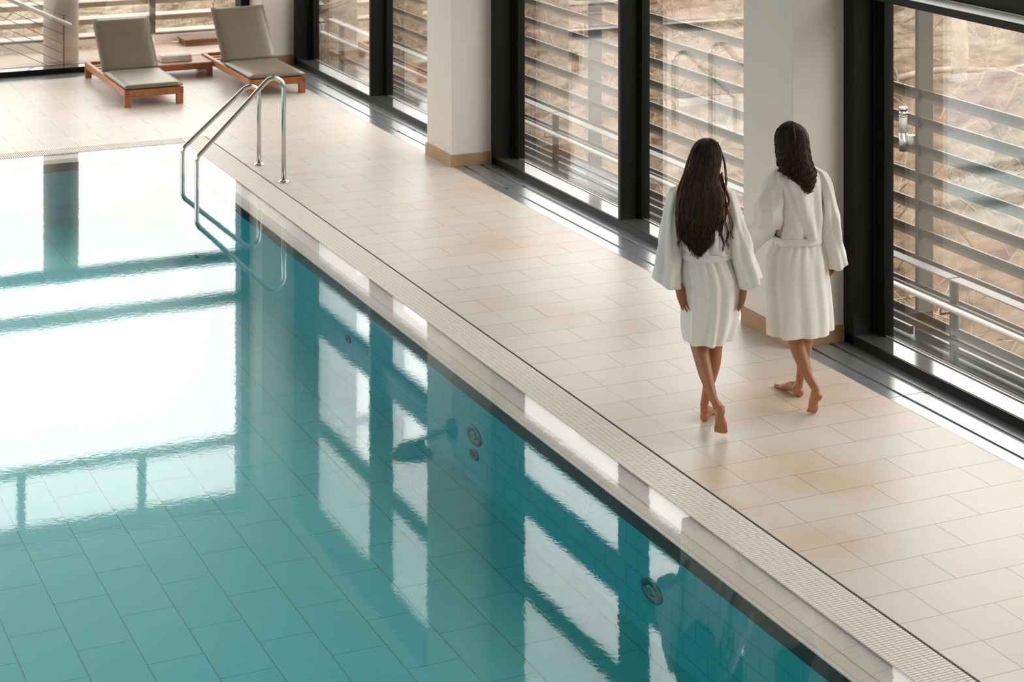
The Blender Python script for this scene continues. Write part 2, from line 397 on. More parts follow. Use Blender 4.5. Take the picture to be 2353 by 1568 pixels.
# right hand windows
def window_right(name, yn, yf, label, tz=4.30):
    root = struct(empty(name, (7.6, (yn+yf)/2, 0), label, 'window'))
    L = Vector(root.location)
    def put(m, nm, mt, bevel=.003):
        o = m.build(nm, mt, root, bevel=bevel); o.matrix_parent_inverse = Matrix.Translation(-L); return o
    m = MB()
    for y0, y1, q in ((yf-.12, yf+.02, -1), (yn-.02, yn+.12, 1)):
        m.box((7.575, y0, 0), (7.80, y1, 5.55))
        e = yf-.12 if q < 0 else yn+.12
        m.box((7.755, e, .06), (7.83, e+q*.10, 5.5)); m.box((7.735, e, .06), (7.757, e+q*.018, 5.5))
    m.box((7.575, yn, 0), (7.83, yf, .064))
    m.box((7.575, yn+.1, 5.45), (7.83, yf-.1, 5.55))
    put(m, 'frame', M['frame'])
    m = MB(); m.box((7.590, yn+.12, .062), (7.765, yf-.12, .0665)); put(m, 'sill', M['sill'], 0)
    m = MB(); m.box((7.768, yn+.2, .066), (7.776, yf-.2, .074)); put(m, 'glazing_bead', M['bead'], 0)
    ym = (yn+yf)/2
    m = MB(); m.box((7.585, ym, .066), (7.765, ym+.05, 5.45)); m.box((7.755, ym-.055, .066), (7.83, ym+.10, 5.45)); put(m, 'mullion', M['frame'])
    for z0, z1, nm in ((2.36, 2.41, 'transom'), (2.91, 3.17, 'transom'), (tz, tz+.07, 'transom')):
        m = MB(); m.box((7.575 if z0 < 2.5 else 7.68, yn+.1, z0), (7.83, yf-.1, z1)); o = put(m, nm, M['frame'])
        if z0 < 2.5:
            m = MB(); m.box((7.580, yn+.12, z1-.001), (7.765, yf-.12, z1+.003)); put(m, 'sill', M['sill_pale'], 0)
            m = MB(); m.box((7.785, yn+.1, z1), (7.83, yf-.1, z1+.115)); put(m, 'spandrel', M['frame'], 0)
            m = MB(); m.box((7.768, yn+.2, z1+.002), (7.776, yf-.2, z1+.01)); put(m, 'glazing_bead', M['bead'], 0)
    for z0, z1 in ((.064, 2.36), (2.525, 2.91), (3.17, tz), (tz+.07, 5.45)):
        for a, c in ((yn+.2, ym-.05), (ym+.10, yf-.2)):
            m = MB(); m.box((7.785, a, z0), (7.805, c, z1)); put(m, 'pane', M['glass'] if z1 < 5.4 else M['glass_tint'], 0)
window_right('window_1', 17.79, 23.18, 'dark framed window bay beside the right lounger')
window_right('window_2', 11.875, 17.165, 'dark framed window bay behind the long haired woman', 3.88)
window_right('window_3', 5.95, 11.24, 'dark framed window bay at the right edge of the picture')
window_right('window_4', 0., 5.32, 'dark framed window bay nearest the gallery')

# far window wall
def window_far():
    root = struct(empty('window_5', (1, 23.8, 0), 'wide dark framed window wall behind the loungers', 'window'))
    L = Vector(root.location)
    def put(m, nm, mt, bevel=.003):
        o = m.build(nm, mt, root, bevel=bevel); o.matrix_parent_inverse = Matrix.Translation(-L); return o
    xs = WL, 6.62
    m = MB(); m.box((xs[0], 23.66, 0), (xs[1]+.6, 23.95, .064)); m.box((xs[0], 23.66, 5.45), (xs[1]+.6, 23.95, 5.6))
    m.box((xs[0], 23.66, 0), (xs[0]+.1, 23.95, 5.6)); m.box((7.06, 23.70, 0), (7.17, 23.95, 5.6)); put(m, 'frame', M['frame'])
    m = MB(); m.box((xs[0], 23.675, .062), (7.17, 23.88, .0665)); put(m, 'sill', M['sill'], 0)
    for z0, z1 in ((2.40, 2.53), (2.92, 3.05), (4.73, 4.81)):
        m = MB(); m.box((xs[0], 23.80, z0), (7.2, 23.95, z1)); put(m, 'transom', M['frame'])
    for x in (-4.4, -1.43, .03, 1.49, 2.95, 4.40, 5.86):
        m = MB(); m.box((x-.045, 23.86, 4.8), (x+.045, 23.95, 5.46)); put(m, 'mullion', M['frame'])
    for z0, z1 in ((.064, 2.40), (2.53, 2.92), (3.05, 4.73), (4.81, 5.45)):
        m = MB(); m.box((xs[0], 23.90, z0), (7.17, 23.92, z1)); put(m, 'pane', M['glass'] if z1 < 5.4 else M['glass_tint'], 0)
window_far()

# walls, ceiling
def wall(name, boxes, label, mt='paint'):
    m = MB()
    for a, c in boxes: m.box(a, c)
    tag(struct(m.build(name, M[mt])), label, 'wall')
wall('wall_right', [((7.60, -3.2, 5.55), (7.95, 24.1, CEIL)), ((7.60, -3.2, 0), (7.95, 0, 5.55))] +
     [((7.62, a, 0), (7.85, c, 5.55)) for a, c in ((5.30, 5.97), (11.22, 11.895), (17.145, 17.81), (23.16, 24.1))], 'white wall strip above the right hand windows')
wall('wall_far', [((WL-.2, 23.66, 5.6), (7.7, 24.0, CEIL))], 'white wall strip above the far windows')
wall('wall_left', [((WL-.2, -3.2, 0), (WL, 24.0, 1.0)), ((WL-.2, -3.2, 4.6), (WL, 24.0, CEIL))] +
     [((WL-.2, y, 1), (WL, y+.6, 4.6)) for y in (-3.2, 2, 8, 14, 20, 23.4)], 'white wall with added windows on the left of the pool hall')
wall('wall_near', [((WL-.2, -3.4, 0), (7.95, -3.2, CEIL))], 'white wall behind the gallery')
m = MB(); m.box((WL-.2, -3.4, CEIL), (7.95, 24.1, CEIL+.2)); tag(struct(m.build('ceiling', M['paint_ceiling'])), 'plain pale ceiling of the pool hall', 'ceiling')
root = struct(empty('window_6_added', (WL-.1, 10, 2.8), 'unseen window band added in the left wall for extra light', 'window'))  # out of view, added to let more daylight into the hall
m = MB()
for y in (-2.6, 2.6, 8.6, 14.6, 20.6):
    m.box((WL-.12, y, 1.0), (WL-.10, y+5.4 if y < 20 else 23.4, 4.6))
o = m.build('pane', M['glass'], root); o.matrix_parent_inverse = Matrix.Translation(-Vector(root.location))

# ---------------------------------------------------------------- pool ladder
lad = empty('pool_ladder', (5.54, 17.6, 0), 'polished steel pool ladder with two tall bent handrails', 'ladder')
def P(o, root): o.matrix_parent_inverse = Matrix.Translation(-Vector(root.location)); return o
def rail(y, top, xw):
    X0 = 5.542; r = .10 if top > .8 else .092
    ang = math.atan2(top*.68, X0-xw-.15)      # slope of the straight
    pts = [(X0, y, -.02), (X0, y, top-r)]
    cx, cz = X0-r, top-r
    for i in range(1, 13):
        a = (PI/2 + (PI/2-(PI/2-ang)) - 0)*i/12   # from 0 to 90deg+slope
        a = (PI - (PI/2-ang) - 0.0)*i/12 if False else (PI/2+ang)*i/12*1.0
        pts.append((cx+r*math.cos(a), y, cz+r*math.sin(a)))
    x, _, z = pts[-1]
    # straight down towards the water, then a soft bend to vertical
    t = Vector((-math.cos(PI/2-(PI/2-ang)) if False else -math.sin(PI/2-ang+0)*1.0, 0, -math.cos(PI/2-ang)))
    t = Vector((-math.cos(ang), 0, -math.sin(ang)))
    k = (x-xw-.03)/math.cos(ang)
    e = Vector((x, y, z))+t*k
    pts.append(tuple(e-t*.03)); 
    for i in range(1, 7):
        q = i/6; d1 = e-t*.03; d3 = Vector((xw, y, e.z-.07)); d2 = Vector((xw, y, e.z+.03*math.tan(ang)*0-.018))
        pts.append(tuple(d1*(1-q)**2+d2*2*q*(1-q)+d3*q*q))
    pts += [(xw, y, -.2), (xw, y, -.6)]
    m = MB(); m.tube(pts, .0215, 14); hr = P(m.build('handrail', M['steel'], lad), lad)
    m = MB(); m.lathe((X0, y, 0), [(.052, .0005), (.052, .006), (.040, .014), (.026, .020), (.0225, .022)]); 
    fl = m.build('flange', M['steel'], hr)
    return e.z
rail(17.25, .955, 4.728); rail(18.01, .752, 4.80)

# ---------------------------------------------------------------- loungers
def make_lounger(label, lx, ly, W, tilt, bl):
    """origin at the foot end's left corner; x across, y towards the head"""
    Ln = 2.02
    root = empty('sun_lounger', (lx, ly, 0), label, 'sun lounger', 'teak sun loungers by the far windows')
    T = .07; H = .186; hB = .076
    for x in (0, W-.045):
        m = MB(); m.box((x, .0, H-hB), (x+.045, Ln, H)); m.build('side_rail', M['teak_top'], root, bevel=.004)
    m = MB(); m.box((.0, -.012, H-hB), (W, .03, H)); e = m.build('end_rail', M['teak'], root, bevel=.004)
    m = MB(); m.box((.045, Ln-.035, H-hB), (W-.045, Ln, H)); m.build('end_rail', M['teak'], root, bevel=.004)
    for x in (0, W-T):
        for y in (-.016, Ln-T):
            m = MB(); m.box((x-.002, y, 0), (x+T-.002, y+T, H+.001)); m.build('leg', M['teak'], root, bevel=.004)
    m = MB()
    for k in range(12): m.box((.045, .05+k*.165, H-.045), (W-.045, .05+k*.165+.08, H-.03))
    m.build('slat_bed', M['teak'], root, bevel=.002)
    # seat cushion
    hy = 1.06
    def pad(name, ln, wid, th, xf):
        m = MB(); nx, ny = 10, 16
        def P_(i, j, top):
            u = i/nx; v = j/ny; ex = min(u, 1-u)*wid; ey = min(v, 1-v)*ln
            e = min(1, ex/.025)*min(1, ey/.025); e = math.sqrt(max(0, 1-(1-e)**2))
            puff = th*.5*(.35+.65*e) + .004*math.sin(PI*u)*math.sin(PI*v)
            wr = .0035*math.sin(v*60+u*5)*max(0, 1-v*6) if name == 'backrest_cushion' else 0
            return ((u-.5)*wid, v*ln, (puff+wr) if top else -puff)
        T_ = [[P_(i, j, 1) for i in range(nx+1)] for j in range(ny+1)]; B_ = [[P_(i, j, 0) for i in range(nx+1)] for j in range(ny+1)]
        vs = [xf(p) for r in T_ for p in r]+[xf(p) for r in B_ for p in r]; n = nx+1; o = len(T_)*n; fs = []
        for j in range(ny):
            for i in range(nx):
                a = j*n+i; fs.append((a, a+1, a+n+1, a+n)); fs.append((o+a, o+a+n, o+a+n+1, o+a+1))
        for i in range(nx):
            fs.append((i, o+i, o+i+1, i+1)); a = ny*n+i; fs.append((a, a+1, o+a+1, o+a))
        for j in range(ny):
            a = j*n; fs.append((a, a+n, o+a+n, o+a)); a = j*n+nx; fs.append((a, o+a, o+a+n, a+n))
        m.add(vs, fs, 0, True); return m.build(name, M['cushion'], root)
    cw = W-.005
    pad('seat_cushion', hy+.015, cw, .056, lambda p: (W/2+p[0], p[1]+.0, H+.024+p[2]))
    ca, sa = math.cos(tilt), math.sin(tilt)
    def back(p): return (W/2+p[0], hy+.03+p[1]*ca-p[2]*sa, H+.035+p[1]*sa+p[2]*ca)
    pad('backrest_cushion', bl, cw+.005, .052, back)
    for x in (.06, W-.09):
        m = MB(); m.tube([back((x-W/2, t, -.042)) for t in (0, bl-.08)], .016, 8); m.build('backrest_rail', M['teak'], root)
    for x in (.09, W-.09):
        m = MB(); m.tube([back((x-W/2, .22, -.055)), (x, hy+.42, H-.04)], .014, 8); m.build('support_strut', M['teak'], root)
    # corner joints
    for x in (.0, W-.045):
        m = MB()
        for k in range(3): m.box((x-.001, -.0175, H-.066+k*.025), (x+.045, -.012, H-.056+k*.025))
        m.build('finger_joint', M['wood_box'], e)
    return root
make_lounger('teak sun lounger with taupe cushion on the left, its seat end nearest the pool', 5.03, 21.28, .65, math.radians(44), .74)
o = make_lounger('teak sun lounger with taupe cushion on the right, beside the window wall', 6.455, 21.32, .65, math.radians(47), .765)
o.rotation_euler.z = math.radians(0)

tb = empty('side_table', (5.76, 22.8, 0), 'low teak side table between the two loungers', 'table')
m = MB()
for k in range(5): m.box((0, .004+k*.10, .145), (.68, .096+k*.10, .166))
m.build('tabletop', M['teak_top'], tb, bevel=.003)
m = MB(); m.box((0, -.012, .09), (.68, .012, .160)); m.box((0, .49, .09), (.68, .51, .150)); m.box((0, .01, .09), (.03, .5, .150)); m.box((.65, .01, .09), (.68, .5, .150))
m.build('apron', M['teak'], tb, bevel=.003)
for x in (0, .62):
    for y in (-.014, .46):
        m = MB(); m.box((x, y, 0), (x+.06, y+.055, .15)); m.build('leg', M['teak'], tb, bevel=.003)
m = MB()
for k, (z, s) in enumerate(((.166, .0), (.183, .006), (.200, .003), (.217, .01))):
    n = 20
    ring = lambda q: [( .06+.2 + (.19-s)*max(-1, min(1, 1.25*math.cos(a)))*q, .10+.13+(.13-s)*max(-1, min(1, 1.25*math.sin(a)))*q, 0) for a in [2*PI*i/n for i in range(n)]]
    m.loft([[(x, y, z+h) for x, y, _ in ring(q)] for q, h in ((.96, 0), (1, .004), (1, .013), (.96, .0175))])
tw = m.build('folded_towel', M['towel'], None); tw.location = (5.80, 22.86, .0); tag(tw, 'folded white towel on the low side table', 'towel')

# ---------------------------------------------------------------- outside, right hand side
WZ = -.95
m = MB(); m.box((7.86, -4, WZ-.15), (10.05, 26.2, WZ)); 
for k in range(9): m.box((7.9+k*.24, -4, WZ-.001), (7.915+k*.24, 26.2, WZ+.004))
tag(struct(m.build('outer_walkway', M['walk'])), 'grey metal walkway outside the right hand windows', 'walkway')
# facade below the windows
wall('wall_plinth', [((7.62, -4, -4), (7.86, 24.1, -.004))], 'rendered plinth under the windows', 'concrete')
rl = empty('outdoor_railing', (9.05, 10, WZ), 'outdoor railing with bright tube handrail on the walkway behind the windows', 'railing')
posts = [11.98-6.85, 11.98, 18.82, 25.6]
m = MB()
for a, c in zip([-2.0]+posts, posts+[26.1]):
    m.box((9.0, a+.012, .055), (9.10, c-.012, .067))
P(m.build('top_bar', M['galv'], rl), rl)
m = MB(); m.tube([(8.93, -2, -.115), (8.93, 26.1, -.115)], .023, 12); P(m.build('handrail', M['rail_white'], rl), rl)
for z in (-.17, -.42):
    m = MB(); m.box((9.03, -2, z), (9.055, 26.1, z+.05)); P(m.build('infill_bar', M['slat'], rl), rl)
for y in posts:
    m = MB(); m.box((9.02, y-.006, WZ), (9.09, y+.012, .055)); m.box((9.05, y-.035, WZ), (9.062, y+.04, .055)); po = P(m.build('post', M['post_dark'], rl), rl)
    m = MB(); m.tube([(9.05, y+.0, -.19), (8.93, y+.0, -.19), (8.93, y, -.135)], .008, 8); m.build('bracket', M['post_dark'], po)
    po.children and None

def slat_mesh(m, y0, y1, zc, x=9.93, axis='y'):
    pr = [(-.026, .063), (-.034, .061), (-.018, .040), (-.006, .015), (-.004, -.012), (-.012, -.040)]
    th = .007
    loop = pr + [(a+th, b_) for a, b_ in pr[::-1]]
    if axis == 'y': rings = [[(x+a, y, zc-.062+b_) for a, b_ in loop] for y in (y0, y1)]
    else: rings = [[(y, x+a, zc-.062+b_) for a, b_ in loop] for y in (y0, y1)]
    m.loft(rings)
    m.sm = [False]*len(m.sm)
gposts = [-.25, 6.65, 13.64, 19.75, 26.7]
names = ['nearest', 'in the right hand window', 'in the middle window', 'beyond the far column', 'farthest']
for i, (a, c) in enumerate(zip(gposts[:-1], gposts[1:])):
    lab = ['louvre screen of sloping grey slats, the span nearest the gallery', 'louvre screen of sloping grey slats, right of the post with the lamp',
           'louvre screen of sloping grey slats behind the long haired woman', 'louvre screen of sloping grey slats, span beside the far corner column'][i]
    root = empty('louvre_screen', (9.93, (a+c)/2, WZ), lab, 'louvre', 'louvre screens outside the right windows')
    for k in range(9):
        m = MB(); slat_mesh(m, a+.0, c-.06, 1.14-.2325*k); P(m.build('slat', M['slat'], root), root)
    m = MB(); m.box((9.90, a-.055, WZ), (10.05, a-.01, 3.2)); P(m.build('post', M['post'], root), root)
    m = MB(); m.box((9.86, a, WZ+.02), (9.89, c-.06, WZ+.09)); P(m.build('base_rail', M['galv'], root), root)
# lamp on the post
lp = empty('outdoor_lamp', (9.83, 13.70, .60), 'slim cylindrical steel wall lamp on the grey louvre post', 'lamp')
m = MB(); m.lathe((0, 0, 0), [(.036, 0), (.036, .155)]); m.build('body', M['steel_dull'], lp)
m = MB(); m.lathe((0, 0, 0), [(.034, .155), (.034, .29)]); m.build('diffuser', M['lamp_glass'], lp)
m = MB(); m.lathe((0, 0, 0), [(.036, .34), (.036, .365), (.03, .372)]); m.lathe((0, 0, 0), [(.036, .315), (.036, .325)]); m.lathe((0, 0, 0), [(.036, .29), (.036, .30)]); m.lathe((0, 0, 0), [(.033, .29), (.033, .34)]); m.build('cap', M['steel_dull'], lp)
m = MB(); m.box((.02, -.08, .06), (.07, -.02, .14)); m.build('wall_bracket', M['steel_dull'], lp)
# globe uplight on the middle column, known from its mirror image in the water
up = empty('wall_uplight', (7.0, 17.1, 2.45), 'dark wall uplight on the middle column, mirrored in the pool', 'lamp')
m = MB(); m.lathe((-.36, -.26, 0), [(.03, -.07), (.12, -.03), (.19, .05), (.20, .08), (.18, .08), (.10, .0)]); m.build('bowl', M['dark'], up)
m = MB(); m.tube([(.17, .06, 0), (-.36, -.26, -.04)], .03, 10); m.build('arm', M['dark'], up)
m = MB(); m.lathe((.165, .0, 0), [(.10, 0), (.10, -.05), (.05, -.07)], ax='x'); m.build('wall_plate', M['dark'], up)

# ---------------------------------------------------------------- outside, far side
m = MB(); m.box((WL-2, 23.95, -.2), (7.9, 25.45, -.012)); tag(struct(m.build('far_terrace', M['terrace'])), 'beige paved terrace outside the far windows', 'terrace')
fposts = [-5.6, -2.6, .4, 3.4, 6.40, 8.8]
for i, (a, c) in enumerate(zip(fposts[:-1], fposts[1:])):
    lab = ['pale louvre screen at the far left end of the terrace', 'pale louvre screen on the terrace, second from the left', 'pale louvre screen on the terrace left of the stair',
           'pale louvre screen on the terrace behind the stair railing and left lounger', 'pale louvre screen on the terrace right of its dark post'][i]
    root = empty('louvre_screen', ((a+c)/2, 25.6, 0), lab, 'louvre', 'pale louvre screens outside the far windows')
    for k in range(5):
        z = 1.03-.2225*k
        m = MB(); m.loft([[(x, 25.56+dy, z+dz) for dy, dz in ((-.05, -.012), (.06, .018), (.075, .010), (.07, -.09), (.055, -.095), (.05, -.01), (-.04, -.03))] for x in (a+.036, c-.031)]); m.sm = [False]*len(m.sm)
        P(m.build('slat', M['pale_slat'], root), root)
    m = MB(); m.box((a-.03, 25.50, .10), (a+.035, 25.58, 1.35)); P(m.build('post', M['post_dark'], root), root)
    m = MB(); m.box((a+.04, 25.47, .005), (c-.035, 25.66, .095)); P(m.build('base_rail', M['rail_white'], root), root)
m = MB(); m.lathe((5.02, 24.62, 0), [(.215, -.012), (.215, 2.72)], n=40); cc = m.build('concrete_column', M['concrete']); tag(cc, 'round pale concrete column standing on the far terrace', 'column'); struct(cc)
sr = empty('stair_railing', (4.93, 24.1, 0), 'descending wooden topped cable railing outside the far windows', 'railing')
m = MB(); m.tube([(2.9, 24.10, 1.56), (5.03, 24.10, .50)], .030, 10); P(m.build('handrail', M['rail_white'], sr), sr)
for x, h in ((4.95, .64), (2.95, 1.60)):
    m = MB(); m.box((x-.012, 24.12, -.012), (x+.012, 24.16, h)); P(m.build('post', M['galv'], sr), sr)
for k in range(7):
    z = .62-.115*k
    m = MB(); m.tube([(2.95, 24.14, z+1.02), (4.95, 24.14, z)], .004, 6); P(m.build('cable', M['post_dark'], sr), sr)
bx = MB(); bx.box((6.72, 25.05, -.012), (7.7, 25.40, .05)); bx.box((6.70, 25.03, .05), (7.72, 25.41, .075))
tag(bx.build('timber_bench', M['wood_box'], bevel=.004), 'low red brown timber bench on the terrace behind the right lounger', 'bench')

# ---------------------------------------------------------------- hillside and trees
def gz(x, y):
    s = max(0, x-10.5)
    z = -3.3 + .17*s - .0004*s*s
    z = max(z, -3.3)
    if y > 24: z += .06*min(40, y-24)
    return z + .25*noise.noise(Vector((x*.25, y*.25, 0))) + .08*noise.noise(Vector((x*.9, y*.9, 3)))
m = MB(); nx, ny = 70, 90; vs = []
for j in range(ny+1):
    for i in range(nx+1):
        x = -30 + 100*i/nx; y = -12 + 95*j/ny; vs.append((x, y, gz(x, y) if (x > 9 or y > 25) else -4.2))
fs = [(j*(nx+1)+i, j*(nx+1)+i+1, (j+1)*(nx+1)+i+1, (j+1)*(nx+1)+i) for j in range(ny) for i in range(nx)]
m.add(vs, fs, 0, True); tag(struct(m.build('hillside', M['ground'])), 'hillside covered in dry leaves outside the windows', 'ground')

def branch(m, p, d, L, r, depth, rr, n=6):
    pts = [Vector(p)]; q = Vector(d).normalized(); k = 5
    for i in range(k):
        q = (q+Vector((rr.uniform(-.18, .18), rr.uniform(-.18, .18), rr.uniform(-.08, .14)))).normalized()
        pts.append(pts[-1]+q*L/k)
    m.tube(pts, [r*(1-.55*i/k) for i in range(k+1)], n, caps=False)
    if depth <= 0: return
    for i in range(rr.randint(3, 5) if depth > 1 else 4):
        t = rr.uniform(.35, 1); a = pts[min(k, int(t*k))]
        nd = (q*.55+Vector((rr.uniform(-1, 1), rr.uniform(-1, 1), rr.uniform(-.25, .7)))).normalized()
        branch(m, a, nd, L*rr.uniform(.45, .7), r*.42, depth-1, rr, max(3, n-1))
trees = [(19.8, 26.1, .125, 3.6, 'pale forked tree trunk beyond the right hand louvres'), (24.0, 28.5, .20, 3.6, 'slim pale tree seen through the middle window'),
         (19.0, 27.5, .14, 3.2, 'thin bare tree on the slope behind the middle louvres'), (27.5, 23.0, .22, 4.0, 'bare tree high on the slope at the right edge'),
         (18.0, 15.3, .10, 2.6, 'thin bare sapling just behind the right louvres'), (23.0, 17.2, .16, 3.4, 'bare tree leaning at the far right edge'),
         (17.0, 33.5, .16, 3.2, 'bare tree behind the far bay of the window wall'), (21.0, 40.0, .22, 3.6, 'bare tree far beyond the corner column'),
         (12.0, 36.0, .18, 3.0, 'bare tree behind the far terrace on the right'), (6.5, 38.0, .18, 3.0, 'bare tree behind the middle of the far terrace'),
         (1.5, 37.0, .2, 3.0, 'bare tree behind the left of the far terrace')]
for x, y, r, h, lab in trees:
    rr = random.Random(int(x*31+y*7)); z = gz(x, y)-.1
    root = empty('bare_tree', (x, y, z), lab, 'tree', 'bare winter trees outside')
    m = MB(); d = Vector((rr.uniform(-.15, .15), rr.uniform(-.15, .15), 1))
    pts = [Vector((0, 0, 0))+d*h*i/6+Vector((rr.uniform(-.04, .04), rr.uniform(-.04, .04), 0)) for i in range(7)]
    m.tube(pts, [r*(1.15-.5*i/6) for i in range(7)], 10, caps=False); m.build('trunk', M['bark'], root)
    m = MB()
    for k in range(7):
        a = pts[rr.randint(2, 6)]; an = rr.uniform(0, 2*PI)
        branch(m, a, (math.cos(an), math.sin(an), rr.uniform(.05, .6)), h*rr.uniform(.4, .75), r*.4, 2, rr)
    m.build('branches', M['bark'], root)
# fallen trunk
rr = random.Random(3); m = MB()
fp = [Vector((18.9+.4*i, 26.45-.17*i, gz(18.9+.4*i, 26.45-.17*i)+.12+.05*math.sin(i))) for i in range(9)]
m.tube(fp, [.055-.003*i for i in range(9)], 9); fl = m.build('fallen_trunk', M['bark']); tag(fl, 'pale fallen tree trunk lying across the slope', 'log')
# undergrowth: nobody could count it
m = MB()
for ci, (col, cnt, sd, nm) in enumerate((('twig', 4200, 5, 'pale'), ('twig_dark', 1300, 9, 'brown'))):
    rr = random.Random(sd)
    for i in range(cnt):
        if i % 4 == 0: x = rr.uniform(-4, 18); y = rr.uniform(29, 42)
        else: x = rr.uniform(11.5, 34); y = rr.uniform(13, 42)
        z = gz(x, y); an = rr.uniform(0, 2*PI); L = rr.uniform(.4, 1.7); el = rr.uniform(.1, 1.2)
        d = Vector((math.cos(an)*math.cos(el), math.sin(an)*math.cos(el), math.sin(el)))
        pts = [Vector((x, y, z-.05))]
        for k in range(4): d = (d+Vector((rr.uniform(-.25, .25), rr.uniform(-.25, .25), rr.uniform(-.2, .1)))).normalized(); pts.append(pts[-1]+d*L/4)
        r = rr.uniform(.004, .014)
        m.tube(pts, [r, r*.9, r*.75, r*.55, r*.3], 4, ci, caps=False)
        for k in range(2):
            e = pts[rr.randint(1, 3)]; q = (d+Vector((rr.uniform(-1, 1), rr.uniform(-1, 1), rr.uniform(-.3, .8)))).normalized()
            m.tube([e, e+q*L*.25, e+q*L*.45+Vector((0, 0, -.04))], [r*.6, r*.4, r*.2], 3, ci, caps=False)
tag(m.build('undergrowth', [M['twig'], M['twig_dark']]), 'tangle of dry twigs and brush covering the slope outside', 'undergrowth', kind='stuff')

